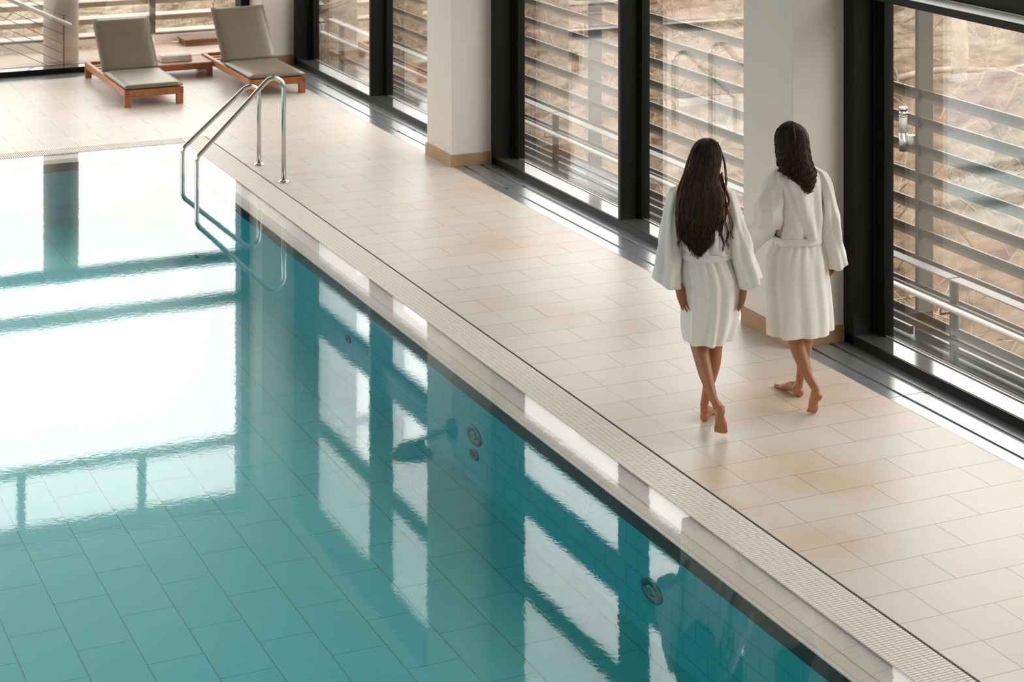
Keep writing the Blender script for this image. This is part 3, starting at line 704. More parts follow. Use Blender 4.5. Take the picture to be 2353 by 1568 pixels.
# ---------------------------------------------------------------- the two women
BODY = {'W1': {'o': (5.91, 10.1661), 'sl': [[-0.203, 0.0, 1.4235, 0.0323, 0.055], [-0.2151, -0.005, 1.3834, 0.0388, 0.07], [-0.2309, -0.01, 1.289, 0.0465, 0.074], [-0.2391, -0.015, 1.1818, 0.0568, 0.078], [-0.2465, -0.01, 1.0978, 0.0672, 0.08], [-0.2482, 0.0, 1.0124, 0.075, 0.085], [-0.2543, 0.005, 0.9516, 0.0789, 0.09], [-0.2604, 0.01, 0.8855, 0.0803, 0.095]],
 'sr': [[0.0983, 0.0, 1.4235, 0.0311, 0.055], [0.1125, 0.0, 1.3977, 0.0349, 0.065], [0.1288, -0.005, 1.3369, 0.0388, 0.072], [0.143, -0.01, 1.2735, 0.0433, 0.075], [0.1579, -0.015, 1.1973, 0.051, 0.077], [0.1747, -0.01, 1.1159, 0.0646, 0.08], [0.183, -0.005, 1.0603, 0.0698, 0.083], [0.1952, 0.0, 1.0124, 0.0711, 0.086], [0.2139, 0.005, 0.9593, 0.0685, 0.09], [0.2339, 0.01, 0.8855, 0.0647, 0.095]],
 'torso': [[-0.0381, 0.02, 1.4861, 0.0505, 0.06], [-0.0404, 0.01, 1.4626, 0.1087, 0.08], [-0.0453, 0.0, 1.4416, 0.1512, 0.095], [-0.047, -0.005, 1.4144, 0.168, 0.105], [-0.0449, -0.01, 1.3639, 0.1679, 0.115], [-0.0345, -0.01, 1.2606, 0.1628, 0.12], [-0.0307, -0.01, 1.1572, 0.1511, 0.118], [-0.0282, -0.01, 1.1004, 0.1459, 0.118], [-0.0253, -0.008, 1.0715, 0.1409, 0.116], [-0.0251, -0.005, 1.0551, 0.1331, 0.11]],
 'skirt': [[-0.0251, -0.005, 1.0448, 0.1331, 0.108], [-0.0243, -0.01, 1.0152, 0.1421, 0.118], [-0.0118, -0.015, 0.952, 0.1601, 0.135], [-0.0009, -0.015, 0.8745, 0.1672, 0.145], [-0.0035, -0.01, 0.7439, 0.1628, 0.15], [-0.0139, -0.01, 0.6406, 0.1524, 0.152], [-0.0217, -0.01, 0.576, 0.1395, 0.152], [-0.0256, -0.01, 0.5424, 0.1279, 0.15]],
 'belt': [[-0.0251, -0.005, 1.0448, 0.1356, 0.112]],
 'hair': [[-0.0181, 0.0, 1.7235, 0.0336, 0.04], [-0.0207, -0.0, 1.708, 0.0595, 0.065], [-0.0233, -0.0, 1.6769, 0.0801, 0.092], [-0.0264, -0.005, 1.6418, 0.093, 0.105], [-0.0387, -0.012, 1.5969, 0.0994, 0.108], [-0.0525, -0.035, 1.5504, 0.1031, 0.098], [-0.0678, -0.06, 1.5047, 0.1081, 0.082], [-0.074, -0.085, 1.472, 0.1193, 0.066], [-0.0695, -0.105, 1.4382, 0.1358, 0.055], [-0.072, -0.118, 1.385, 0.1395, 0.047], [-0.0775, -0.122, 1.3143, 0.1369, 0.042], [-0.0817, -0.125, 1.2383, 0.1305, 0.038], [-0.0842, -0.125, 1.1872, 0.1202, 0.034], [-0.0806, -0.127, 1.1493, 0.1011, 0.03], [-0.0781, -0.128, 1.1112, 0.0652, 0.025], [-0.0769, -0.129, 1.0783, 0.0256, 0.018], [-0.0757, -0.13, 1.0632, 0.0089, 0.008]],
 'J': {'hipL': (-0.0517, 0.0, 0.8961), 'kneeL': (-0.0731, 0.02, 0.5123), 'calfL': (-0.0421, -0.06, 0.3857), 'ankL': (0.0079, -0.15, 0.2212), 'heelL': (0.0414, -0.195, 0.1833), 'ballL': (0.0438, -0.1, 0.0501), 'hipR': (0.0616, 0.02, 0.8904), 'kneeR': (0.0361, 0.1, 0.4636), 'calfR': (0.0205, 0.1, 0.3333), 'ankR': (-0.024, 0.125, 0.0977), 'shL': (-0.1862, 0.0, 1.4132), 'elL': (-0.2395, -0.02, 1.1598), 'wrL': (-0.1948, 0.02, 0.8671), 'tipL': (-0.1417, 0.035, 0.7228), 'shR': (0.1112, 0.0, 1.4184), 'elR': (0.1735, -0.02, 1.1728), 'wrR': (0.1948, 0.03, 0.8669), 'tipR': (0.166, 0.05, 0.7391), 'head': (-0.0187, 0.02, 1.626), 'neck': (-0.03, 0.01, 1.4885)},
 'heelR': (-0.0402, 0.12, 0.008), 'toeR': (0.0465, 0.33, 0.0266)},
 'W2': {'o': (6.6063, 10.2892), 'sr': [[0.1227, 0.05, 1.4349, 0.0323, 0.055], [0.1482, 0.05, 1.3866, 0.0417, 0.065], [0.1669, 0.045, 1.3099, 0.0423, 0.072], [0.1802, 0.04, 1.2306, 0.0456, 0.075], [0.1915, 0.035, 1.1487, 0.055, 0.078], [0.199, 0.04, 1.0535, 0.0644, 0.082], [0.214, 0.05, 0.9811, 0.0617, 0.085], [0.2304, 0.06, 0.914, 0.0578, 0.088], [0.2406, 0.065, 0.8589, 0.0564, 0.09]],
 'sl': [[-0.1451, -0.045, 1.4192, 0.0347, 0.055], [-0.1577, -0.05, 1.3724, 0.0546, 0.068], [-0.1737, -0.06, 1.3056, 0.0718, 0.076], [-0.183, -0.07, 1.2416, 0.0824, 0.082]],
 'slc': [[-0.187, -0.06, 1.1806, 0.082, 0.085], [-0.1971, -0.015, 1.1159, 0.082, 0.08], [-0.2251, 0.06, 1.0672, 0.078, 0.078], [-0.2568, 0.13, 1.0167, 0.085, 0.08], [-0.2799, 0.185, 0.9861, 0.092, 0.085]],
 'torso': [[-0.0171, 0.03, 1.4797, 0.0557, 0.06], [-0.0139, 0.015, 1.4563, 0.1201, 0.078], [-0.0113, 0.005, 1.4344, 0.1616, 0.093], [-0.0134, 0.0, 1.4035, 0.1737, 0.105], [-0.0121, 0.0, 1.35, 0.1622, 0.115], [0.0, 0.0, 1.2511, 0.1449, 0.12], [0.0107, 0.0, 1.1575, 0.1326, 0.121], [0.0094, 0.0, 1.0987, 0.1305, 0.124], [0.0053, 0.0, 1.0639, 0.1322, 0.124], [-0.0013, 0.0, 1.0452, 0.1288, 0.116]],
 'skirt': [[-0.0067, 0.0, 1.0318, 0.1324, 0.112], [-0.0107, 0.0, 0.997, 0.1537, 0.122], [-0.0174, 0.0, 0.9436, 0.1809, 0.135], [-0.0174, 0.0, 0.8901, 0.1947, 0.145], [-0.0141, 0.0, 0.7831, 0.2024, 0.15], [-0.0027, 0.0, 0.6494, 0.204, 0.155], [0.0033, 0.0, 0.5291, 0.206, 0.157], [0.004, 0.0, 0.4569, 0.2053, 0.157]],
 'belt': [[-0.006, 0.0, 1.0305, 0.1358, 0.114]],
 'hair': [[-0.0535, 0.0, 1.7431, 0.0294, 0.04], [-0.0522, 0.0, 1.7271, 0.0629, 0.07], [-0.0508, 0.0, 1.7003, 0.0882, 0.095], [-0.0469, -0.005, 1.6613, 0.1023, 0.108], [-0.0445, -0.012, 1.6146, 0.1042, 0.108], [-0.0404, -0.03, 1.5705, 0.1027, 0.098], [-0.0379, -0.05, 1.5322, 0.1025, 0.085], [-0.0299, -0.068, 1.499, 0.1023, 0.072], [-0.0177, -0.085, 1.4656, 0.1009, 0.06], [-0.0023, -0.098, 1.4368, 0.0809, 0.052], [0.0124, -0.106, 1.3962, 0.057, 0.044], [0.0158, -0.11, 1.368, 0.0424, 0.032], [0.0181, -0.112, 1.3526, 0.0345, 0.018]],
 'J': {'hipL': (-0.0577, -0.03, 0.8449), 'kneeL': (-0.0376, -0.02, 0.4471), 'calfL': (0.0161, -0.09, 0.2989), 'ankL': (0.0781, -0.17, 0.1641), 'heelL': (0.1105, -0.215, 0.1426), 'ballL': (0.0578, -0.165, 0.0253), 'hipR': (0.0595, 0.04, 0.8255), 'kneeR': (0.0691, 0.14, 0.3973), 'calfR': (0.0543, 0.15, 0.267), 'ankR': (0.0314, 0.16, 0.1039), 'shL': (-0.1378, -0.05, 1.4097), 'elL': (-0.1937, -0.05, 1.1567), 'wrL': (-0.2708, 0.17, 0.9954), 'tipL': (-0.286, 0.27, 0.9474), 'shR': (0.1362, 0.05, 1.4134), 'elR': (0.192, 0.03, 1.1499), 'wrR': (0.2227, 0.07, 0.8763), 'tipR': (0.2006, 0.1, 0.798), 'head': (-0.0507, 0.02, 1.6292), 'neck': (-0.0212, 0.02, 1.4792)},
 'heelR': (0.0496, 0.155, 0.0054), 'toeR': (-0.0744, 0.4, -0.0177)}}
def cr(vals, t):
    """Catmull-Rom through a list of equal-length tuples, t in 0..len-1"""
    i = min(int(t), len(vals)-2); q = t-i
    p0, p1, p2, p3 = vals[max(i-1, 0)], vals[i], vals[i+1], vals[min(i+2, len(vals)-1)]
    return [.5*(2*b+(c-a)*q+(2*a-5*b+4*c-d)*q*q+(3*b-a-3*c+d)*q**3) for a, b, c, d in zip(p0, p1, p2, p3)]
def dense(pts, k):
    n = (len(pts)-1)*k
    return [cr(pts, i/k) for i in range(n+1)]
def V3(p): return Vector(p)
def ell(m, c, r, yaw=0., n=16):
    rings = []
    for i in range(n+1):
        a = -PI/2+PI*i/n; ring = []
        for k in range(2*n):
            b = PI*k/n; x, y, z = r[0]*math.cos(a)*math.cos(b), r[1]*math.cos(a)*math.sin(b), r[2]*math.sin(a)
            ring.append((c[0]+x*math.cos(yaw)-y*math.sin(yaw), c[1]+x*math.sin(yaw)+y*math.cos(yaw), c[2]+z))
        rings.append(ring)
    rings[0] = [tuple(V3(p)+(V3(rings[1][k])-V3(p))*.02) for k, p in enumerate(rings[0])]
    rings[-1] = [tuple(V3(p)+(V3(rings[-2][k])-V3(p))*.02) for k, p in enumerate(rings[-1])]
    m.loft(rings)
def limb(m, pts, n=16, k=5):
    """pts: (x, y, z, radius)"""
    d = dense(pts, k); m.tube([p[:3] for p in d], [p[3] for p in d], n)
def oriented(m, cs, ax, hw, ht, n=16, sq=2.4):
    """rings at centres cs, ax = (width vector, thickness vector)"""
    rings = []
    for c, a, b in zip(cs, hw, ht):
        rg = []
        for k in range(n):
            t = 2*PI*k/n; ct, st = math.cos(t), math.sin(t)
            x = math.copysign(abs(ct)**(2/sq), ct)*a; y = math.copysign(abs(st)**(2/sq), st)*b
            rg.append(tuple(V3(c)+ax[0]*x+ax[1]*y))
        rings.append(rg)
    m.loft(rings)
def foot(m, heel, ball, toe, ankle, medial, wv):
    """heel: rear underside, ball: underside of the ball, toe: tip of the big toe, medial: +1 when the big toe is at +wv"""
    heel, ball, toe, ankle, wv = map(V3, (heel, ball, toe, ankle, wv))
    ax = (ball-heel).normalized(); wv = (wv-ax*wv.dot(ax)).normalized()
    up = wv.cross(ax) if wv.cross(ax).dot(ankle-heel) > 0 else ax.cross(wv)
    L = (ball-heel).length
    ts = [-.13, -.09, 0, .18, .40, .62, .84, 1.0, 1.12]
    hw = [.010, .021, .027, .028, .026, .029, .035, .037, .033]
    ht = [.010, .020, .030, .034, .034, .029, .022, .016, .012]
    lift = [.03, .028, .031, .035, .044, .038, .024, .017, .013]
    oriented(m, [heel+ax*L*t+up*l+wv*medial*(.004 if t > .7 else 0) for t, l in zip(ts, lift)], (wv, up), hw, ht)
    mid = heel+ax*L*.16+up*.045
    m.tube([ankle+(ankle-mid)*.7, ankle, ankle*.5+mid*.5, mid, heel+ax*L*.32+up*.036], [.012, .0235, .0285, .030, .027], 14)
    for s, rr in ((1, .010), (-1, .010)): ell(m, mid+wv*s*.024+up*.012, (rr, rr, rr+.003), n=8)
    td = (toe-ball); tl = td.length; td.normalize()
    for k in range(5):
        o = medial*(.0285-.0152*k); r = (.0112, .0074, .0070, .0067, .0064)[k]; q = (1, .96, .86, .74, .60)[k]
        a = ball+wv*o+up*.014-td*.012; e = ball+wv*(o*1.06)+td*(tl*q-r)+up*(r*.95)
        mdl = a*.45+e*.55+up*.004
        m.tube([a, mdl, e, e+td*r*.75], [r*.95, r, r*1.04, r*.45], 10)
    return ax, up
def hand(m, wrist, d, side, curl, splay=.08, thumb=.62, sc=1.):
    """d: wrist to knuckles; side: towards the thumb; the fingers curl towards d x side"""
    wrist, d, side = V3(wrist), V3(d).normalized(), V3(side); side = (side-d*side.dot(d)).normalized()
    pn = d.cross(side)
    cs = [wrist-d*.03, wrist, wrist+d*.025*sc, wrist+d*.055*sc, wrist+d*.082*sc, wrist+d*.094*sc]
    oriented(m, cs, (side, pn), [.023, .0245, .031*sc, .037*sc, .0385*sc, .035*sc], [.019, .0185, .0175, .0155, .0125, .009], 16)
    for k, (o, L) in enumerate(((.028, .068), (.0095, .077), (-.0095, .072), (-.027, .056))):
        p = wrist+d*(.086-.003*abs(k-1))*sc+side*o*sc; v = (d+side*(1.5-k)*splay).normalized(); pts = [p-v*.015]; rs = [.0086]
        an = 0
        for j, f_ in enumerate((.45, .32, .23)):
            an = curl*(.6, 1., .75)[j]; ax = v.cross(pn).normalized()
            v = Matrix.Rotation(an, 3, ax) @ v; p = p+v*L*f_*sc; pts.append(p); rs.append((.0083, .0077, .0062)[j])
        pts.append(pts[-1]+v*.004); rs.append(.003)
        m.tube(pts, rs, 10)
    t0 = wrist+d*.018*sc+side*.020*sc; v = (d*math.cos(thumb)+side*math.sin(thumb)+pn*.25).normalized()
    t1 = t0+v*.034*sc; v2 = (v*.8+d*.45+pn*.1).normalized(); t2 = t1+v2*.027*sc; t3 = t2+(v2*.9+d*.3).normalized()*.022*sc
    m.tube([t0-v*.012, t0, t1, t2, t3, t3+(t3-t2)*.15], [.014, .0135, .0105, .0092, .0072, .003], 10)
def head(m, c, yaw, neck):
    c = V3(c); f_ = Vector((-math.sin(yaw), math.cos(yaw), 0)); r_ = Vector((math.cos(yaw), math.sin(yaw), 0))
    at = lambda r, f, z: c+r_*r+f_*f+Vector((0, 0, z))
    ell(m, at(0, -.012, .018), (.074, .090, .095), yaw); ell(m, at(0, .020, -.030), (.060, .066, .082), yaw)
    ell(m, at(0, .052, -.088), (.028, .028, .022), yaw, 10); ell(m, at(0, .030, -.075), (.046, .050, .030), yaw, 10)
    for s in (-1, 1):
        ell(m, at(s*.038, .062, -.032), (.020, .018, .018), yaw, 8); ell(m, at(s*.030, .074, .016), (.026, .012, .008), yaw, 8)
        ell(m, at(s*.074, -.006, -.012), (.008, .017, .029), yaw, 8); ell(m, at(s*.013, .092, -.030), (.009, .010, .007), yaw, 8)
    m.tube([at(0, .078, .012), at(0, .092, -.010), at(0, .104, -.026), at(0, .092, -.034)], [.008, .0095, .011, .008], 10)
    m.tube([V3(neck)+Vector((0, -.012, -.04)), V3(neck), at(0, -.015, -.075), at(0, -.01, -.02)], [.062, .050, .048, .05], 18)
    return at
def woman(key, label, build_body, hair_fn):
    B = BODY[key]
    m = MB(); at, extra = build_body(m, B)
    tmp = m.build('person', M['skin'])
    r = tmp.modifiers.new('r', 'REMESH'); r.mode = 'VOXEL'; r.voxel_size = .0042; r.use_smooth_shade = True
    s = tmp.modifiers.new('s', 'SMOOTH'); s.factor = .5; s.iterations = 5
    dg = bpy.context.evaluated_depsgraph_get(); me = bpy.data.meshes.new_from_object(tmp.evaluated_get(dg))
    tmp.modifiers.clear(); old = tmp.data; tmp.data = me; bpy.data.meshes.remove(old)
    for p in me.polygons: p.use_smooth = True
    o = tmp; o.location = (B['o'][0], B['o'][1], 0); o.rotation_euler.z = -math.radians(24.423)
    tag(o, label, 'person')
    for nm, mt, pos, rad in extra:
        q = MB(); ell(q, (0, 0, 0), rad, 0, 8); e = q.build(nm, M[mt], o); e.location = pos
    return o, B
def cloth(rings, n, rows, phi=0., fold=None, top=False):
    """rings of (u, w, z, a, b) -> rows of points"""
    d = [cr(rings, (len(rings)-1)*i/rows) for i in range(rows+1)]; out = []
    for i, (u, w_, z, a, b) in enumerate(d):
        t = i/rows; row = []
        for k in range(n):
            th = 2*PI*k/n; dr, dz, du = fold(th, t, z) if fold else (0, 0, 0)
            x = (a+dr)*math.cos(th); y = (b+dr)*math.sin(th)
            row.append((u+du+x*math.cos(phi)-y*math.sin(phi), w_+x*math.sin(phi)+y*math.cos(phi), z+dz))
        out.append(row)
    return out
def bump_(x, c, w_): return math.exp(-((x-c)/w_)**2)
def adiff(a, b): return (a-b+PI) % (2*PI)-PI
def robe(o, B, phi, hem, flap, seed, asym):
    rr = random.Random(seed); ph = [rr.uniform(0, 2*PI) for _ in range(12)]
    tr = [tuple(r) for r in B['torso']]; sk = [tuple(r) for r in B['skirt']]
    def tf(th, t, z):   # blouse: soft drapes, gathered and bulging over the belt
        g = max(0, (t-.72)/.28); back = max(0, -math.sin(th))
        d = .006*math.sin(5*th+9*t+ph[0])+.005*math.sin(9*th-6*t+ph[1])
        d += back*.016*(bump_(adiff(th, -PI/2+asym*.5+(t-.5)*.9), 0, .22)-.7*bump_(adiff(th, -PI/2+asym*.5+(t-.5)*.9-.33), 0, .16))*min(1, t*3)
        d += g*(.010*math.sin(PI*min(1, g*1.02))+.004*math.sin(17*th+ph[2])*(1-g*.5))
        d += back*.0065*math.sin(13*th+5*t+ph[3])*t
        return d, -.008*g*math.sin(PI*g)+.004*g*math.sin(7*th+ph[4]), 0
    def sf(th, t, z):   # skirt: pleats under the belt opening into broad folds at the hem
        g = max(0, 1-t*2.2)
        d = g*.010*math.sin(19*th+ph[5]+2*t)+(.25+t)*(.0085*math.sin(6*th+ph[6]+1.2*t)+.0075*math.sin(9*th+ph[7]-.9*t)+.004*math.sin(15*th+ph[8]))
        d += (.3+t*(1-t*.6))*.010*(bump_(adiff(th, -PI/2+.12), 0, .09)-bump_(adiff(th, -PI/2+.32), 0, .10))
        du = flap*bump_(adiff(th, .55), 0, .42)*max(0, t-.25)**.8
        dz = (hem*t if t > .96 else 0)+.0015*math.sin(5*th+ph[9])*t**6
        return d, dz, du
    m = MB(); n = 96
    rows = cloth(tr, n, 46, phi, tf); m.loft(rows, 0, False)
    rows2 = cloth(sk, n, 46, phi, sf); m.loft(rows2, 0, False)
    rob = m.build('bathrobe', M['robe'], o, solid=.007)
    # turned hem
    m = MB(); last = rows2[-1]
    m.loft([[(x, y, z-.001) for x, y, z in last], [(x*1.004, y, z+.028) for x, y, z in last]], 0, False)
    # belt with a standing fold
    u, w_, z, a, b = B['belt'][0]; m = MB(); prof = [(.008, .0225), (.0165, .0205), (.0185, .010), (.017, .0), (.0185, -.010), (.0165, -.0205), (.008, -.0225)]
    rows = []
    for dr, dz in prof:
        rows.append([(u+(a+dr)*math.cos(t)*math.cos(phi)-(b+dr)*math.sin(t)*math.sin(phi), w_+(a+dr)*math.cos(t)*math.sin(phi)+(b+dr)*math.sin(t)*math.cos(phi), z+dz+.003*math.sin(3*t+ph[1])) for t in [2*PI*k/n for k in range(n)]])
    m.loft(rows, 0, False); 
    # knot ends hanging at the front
    fx, fy = u-b*math.sin(phi)*1.05, w_+b*math.cos(phi)*1.05
    m.loft([[(fx+x, fy+.012, z), (fx+x+.035, fy+.012, z), (fx+x+.038, fy+.02, z-.30), (fx+x-.003, fy+.02, z-.30)] for x in (-.02, .02)], 0, True)
    m.build('belt', M['robe'], rob, solid=.004)
    # shawl collar
    u, w_, z, a, b = tr[0]; m = MB(); ring = []
    pts = [(u+(a+.006)*math.cos(t), w_+(b+.006)*math.sin(t), z-.004-.03*max(0, math.sin(t))) for t in [2*PI*k/24 for k in range(25)]]
    m.tube(pts, .014, 10); m.build('collar', M['robe'], rob)
    return rob
def sleeve(rob, rings, tilt, seed, phi=0., capz=.02):
    rr = random.Random(seed); ph = [rr.uniform(0, 2*PI) for _ in range(8)]
    r0 = rings[0]; rings = [(r0[0]-.25*tilt, r0[1], r0[2]+capz, r0[3]*.35, r0[4]*.35)]+[tuple(r) for r in rings]
    def sf(th, t, z):
        d = min(1, t*2)*(.006*math.sin(4*th+7*t+ph[0])+.005*math.sin(7*th-5*t+ph[1])+.0055*math.sin(3*th+16*t+ph[2])*math.sin(PI*t))
        d += .006*t*math.sin(5*th+ph[3])
        e = max(0, (t-.8)/.2)
        return d, tilt*.16*e*math.cos(th)-.012*e*(math.sin(th)**2), 0
    m = MB(); rows = cloth(rings, 48, 40, phi, sf); m.loft(rows, 0, False)
    return m.build('sleeve', M['robe'], rob, solid=.006)

# --- hair
def hair_mass(m, rings, seed, groove, n=64, rows=70, front=None):
    d = [cr(rings, (len(rings)-1)*i/rows) for i in range(rows+1)]; out = []
    for i, (u, w_, z, a, b) in enumerate(d):
        row = []
        for k in range(n):
            th = 2*PI*k/n; q = 1+groove*noise.noise(Vector((math.cos(th)*5+seed, math.sin(th)*5, z*2.2)))+groove*.6*noise.noise(Vector((th*5, seed, z*5)))
            row.append((u+max(.001, a)*q*math.cos(th), w_+max(.001, b)*q*math.sin(th), z))
        out.append(row)
    m.loft(out, 0, True)
def ring_at(rings, z):
    for i in range(len(rings)-1):
        z0, z1 = rings[i][2], rings[i+1][2]
        if z >= z1 or i == len(rings)-2:
            q = max(0, min(1, (z0-z)/(z0-z1))); return [a+(b-a)*q for a, b in zip(rings[i], rings[i+1])]
    return rings[-1]

def body_one(m, B):
    J = B['J']; T = B['torso']; S = B['skirt']
    n = 24
    m.loft([[(u+a*.8*math.cos(2*PI*k/n), w_+b*.8*math.sin(2*PI*k/n), z) for k in range(n)] for u, w_, z, a, b in
            [(T[1][0], .005, 1.455, .055, .055), (T[3][0], 0, 1.40, .17, .10)]+[(r[0], 0, r[2], r[3], r[4]) for r in T[4:9:2]]+[(S[1][0], 0, S[1][2], .15, .11), (S[2][0]-.004, 0, .93, .17, .125), (S[3][0], 0, .86, .16, .12), (S[3][0], 0, .80, .12, .09)]])
    # left leg trails on its toes, right leg leads flat
    limb(m, [(*J['hipL'], .085), (-.066, .015, .70, .072), (-.074, .022, .56, .053), (-.070, .012, .50, .049), (-.052, -.035, .43, .0475), (-.034, -.078, .355, .043), (-.010, -.125, .27, .031), (*J['ankL'], .0255)])
    foot(m, (.046, -.196, .163), (.050, -.132, .050), (.054, -.118, .003), J['ankL'], 1, (1, .15, 0))
    limb(m, [(*J['hipR'], .085), (.055, .06, .68, .070), (.044, .095, .52, .051), (.036, .10, .455, .047), (.026, .092, .37, .0475), (.010, .100, .28, .040), (-.010, .115, .18, .028), (*J['ankR'], .0255)])
    foot(m, (-.024, .122, .0), (.036, .262, .0), (.056, .322, .0), J['ankR'], -1, (.92, -.39, 0))
    limb(m, [(-.165, 0, 1.40, .045), (-.205, -.01, 1.28, .042), (*J['elL'], .036), (-.226, -.045, 1.02, .034), (-.196, -.072, .872, .0235)])
    hand(m, (-.196, -.075, .872), (.36, -.05, -1.), (.75, .6, .2), .16, .10)
    limb(m, [(.10, 0, 1.40, .045), (.14, -.01, 1.28, .042), (*J['elR'], .036), (.19, -.03, 1.01, .034), (.196, -.055, .872, .0235)])
    hand(m, (.196, -.057, .872), (-.20, .0, -1.), (-.35, .9, .1), -.14, .05)
    at = head(m, (J['head'][0], J['head'][1], 1.595), 0., J['neck'])
    return at, [('eye', 'eye', at(s*.030, .083, .004), (.011, .008, .006)) for s in (-1, 1)]+[('lips', 'lip', at(0, .087, -.062), (.021, .010, .008))]
def body_two(m, B):
    J = B['J']; T = B['torso']; S = B['skirt']; n = 24
    m.loft([[(u+a*.8*math.cos(2*PI*k/n), w_+b*.8*math.sin(2*PI*k/n), z) for k in range(n)] for u, w_, z, a, b in
            [(T[1][0], .01, 1.45, .055, .055), (T[3][0], 0, 1.40, .165, .095)]+[(r[0], 0, r[2], r[3], r[4]) for r in T[4:9:2]]+[(S[1][0], 0, S[1][2], .145, .11), (S[2][0], 0, .93, .165, .12), (0, 0, .85, .16, .12), (0, 0, .77, .12, .09)]])
    limb(m, [(*J['hipL'], .085), (-.050, -.02, .64, .071), (-.042, -.012, .50, .053), (-.034, -.022, .44, .049), (-.012, -.055, .37, .0480), (.014, -.092, .295, .0425), (.044, -.130, .22, .031), (*J['ankL'], .0255)])
    foot(m, (.104, -.204, .118), (.066, -.163, .022), (.058, -.128, .0), J['ankL'], 1, (.93, .36, .0))
    limb(m, [(*J['hipR'], .085), (.066, .10, .60, .069), (.070, .14, .46, .051), (.068, .142, .395, .047), (.058, .138, .32, .0465), (.048, .145, .24, .039), (.037, .153, .16, .028), (*J['ankR'], .0255)])
    foot(m, (.032, .160, .0), (-.046, .305, .0), (-.078, .362, .0), J['ankR'], -1, (.90, .43, 0))
    limb(m, [(-.12, -.04, 1.40, .045), (-.165, -.055, 1.28, .042), (*J['elL'], .037), (-.235, .06, 1.07, .033), (*J['wrL'], .0235)])
    hand(m, J['wrL'], (.15, 1., -.35), (.9, -.1, .45), .35)
    limb(m, [(.12, .05, 1.40, .045), (.165, .045, 1.28, .042), (*J['elR'], .037), (.212, .05, 1.0, .033), (.224, .075, .905, .024)])
    hand(m, (.224, .078, .892), (-.05, .16, -1.), (-.55, .8, 0), -1.0, .02, sc=.95)
    at = head(m, (J['head'][0]+.002, J['head'][1], 1.612), math.radians(55), J['neck'])
    return at, [('eye', 'eye', at(s*.030, .083, .004), (.011, .008, .006)) for s in (-1, 1)]+[('lips', 'lip', at(0, .087, -.062), (.016, .012, .008))]

w1, B1 = woman('W1', 'barefoot person in a white bathrobe with very long straight dark hair, seen from behind', body_one, None)
rb = robe(w1, B1, 0., -.004, .10, 11, .3)
lean = lambda rs: [(u, w_-.055*max(0, (1.30-z)/.42), z, a, b) for u, w_, z, a, b in rs]
sleeve(rb, lean(B1['sl']), -.18, 21); sleeve(rb, lean(B1['sr']), .18, 22)
rings = [tuple(r) for r in B1['hair']]
rings = [(rings[0][0], .0, rings[0][2]+.005, .020, .024)]+rings
m = MB(); hair_mass(m, rings[:14]+[(u, w_, z, a*.9, b) for u, w_, z, a, b in rings[14:]], 1.7, .05)
rr = random.Random(4)
for i in range(1150):
    s = rr.uniform(-1, 1); edge = abs(s) > .86
    ph = math.acos(max(-1, min(1, s)))             # 0 right .. pi left, over the back
    zs = rr.uniform(1.60, 1.730); ze = 1.075+.125*abs(s+.02)**1.3+rr.uniform(-.025, .035)
    if i % 7 == 0: ze += rr.uniform(.0, .16)
    k = 18; pts = []; rs = []; f1, f2 = rr.choice((.4, 1.1, 2.3, 3.4, 4.4, 5.5))+rr.uniform(-.5, .5), rr.uniform(36, 48); off = rr.uniform(-.005, .005); amp = rr.uniform(.3, 1.2); thick = rr.uniform(.0013, .0024)
    for j in range(k+1):
        q = j/k; z = zs+(ze-zs)*q; R_ = ring_at(rings, max(z, 1.20)); a, b = R_[3], R_[4]
        low = max(0, 1.20-z)
        wav = amp*(.0012+.0125*max(0, min(1, (1.42-z)/.3)))
        u = R_[0]+(a+off)*math.cos(ph)*(1-1.0*low)+wav*math.sin(f2*z+f1)
        w_ = R_[1]-(b+off)*math.sin(ph)-.004-wav*.6*math.cos(f2*z+f1*1.3)
        pts.append((u, w_, z)); rs.append(max(.0006, thick*(1-.75*max(0, q-.7)/.3)))
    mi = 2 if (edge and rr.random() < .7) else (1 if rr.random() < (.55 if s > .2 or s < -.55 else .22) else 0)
    m.tube(pts, rs, 4, mi, caps=True)
# loose locks on the right
for pts, r, mi in ((((.040, .0, 1.70), (.062, .0, 1.655), (.082, .0, 1.60), (.0905, -.01, 1.53), (.093, -.02, 1.47), (.084, -.04, 1.44), (.088, -.055, 1.415), (.104, -.06, 1.407)), .0026, 1),
                   (((.060, -.05, 1.53), (.068, -.07, 1.48), (.085, -.09, 1.44), (.10, -.105, 1.38), (.085, -.115, 1.34), (.105, -.12, 1.29), (.118, -.122, 1.24), (.108, -.124, 1.20), (.120, -.124, 1.165)), .0055, 2),
                   (((.050, -.06, 1.52), (.060, -.085, 1.46), (.075, -.10, 1.40), (.080, -.12, 1.33), (.072, -.13, 1.27), (.090, -.13, 1.20), (.082, -.13, 1.15), (.094, -.13, 1.115)), .005, 1),
                   (((.05, -.12, 1.36), (.062, -.135, 1.28), (.052, -.137, 1.20), (.068, -.137, 1.14), (.060, -.137, 1.095)), .006, 1),
                   (((-.19, -.09, 1.30), (-.205, -.115, 1.22), (-.195, -.125, 1.16), (-.205, -.128, 1.135), (-.190, -.13, 1.12)), .005, 2)):
    for dd in [rr.uniform(-.007, .007) for _ in range(11)]:
        d = dense([(x+dd, y+rr.uniform(-.006, .006), z+rr.uniform(-.012, .012)) for x, y, z in pts], 5); m.tube(d, [min(r, .0024)*(1-.7*i/(len(d)-1)) for i in range(len(d))], 4, mi)
m.build('hair', [M['hair'], M['hair_lock'], M['hair_tip']], w1)

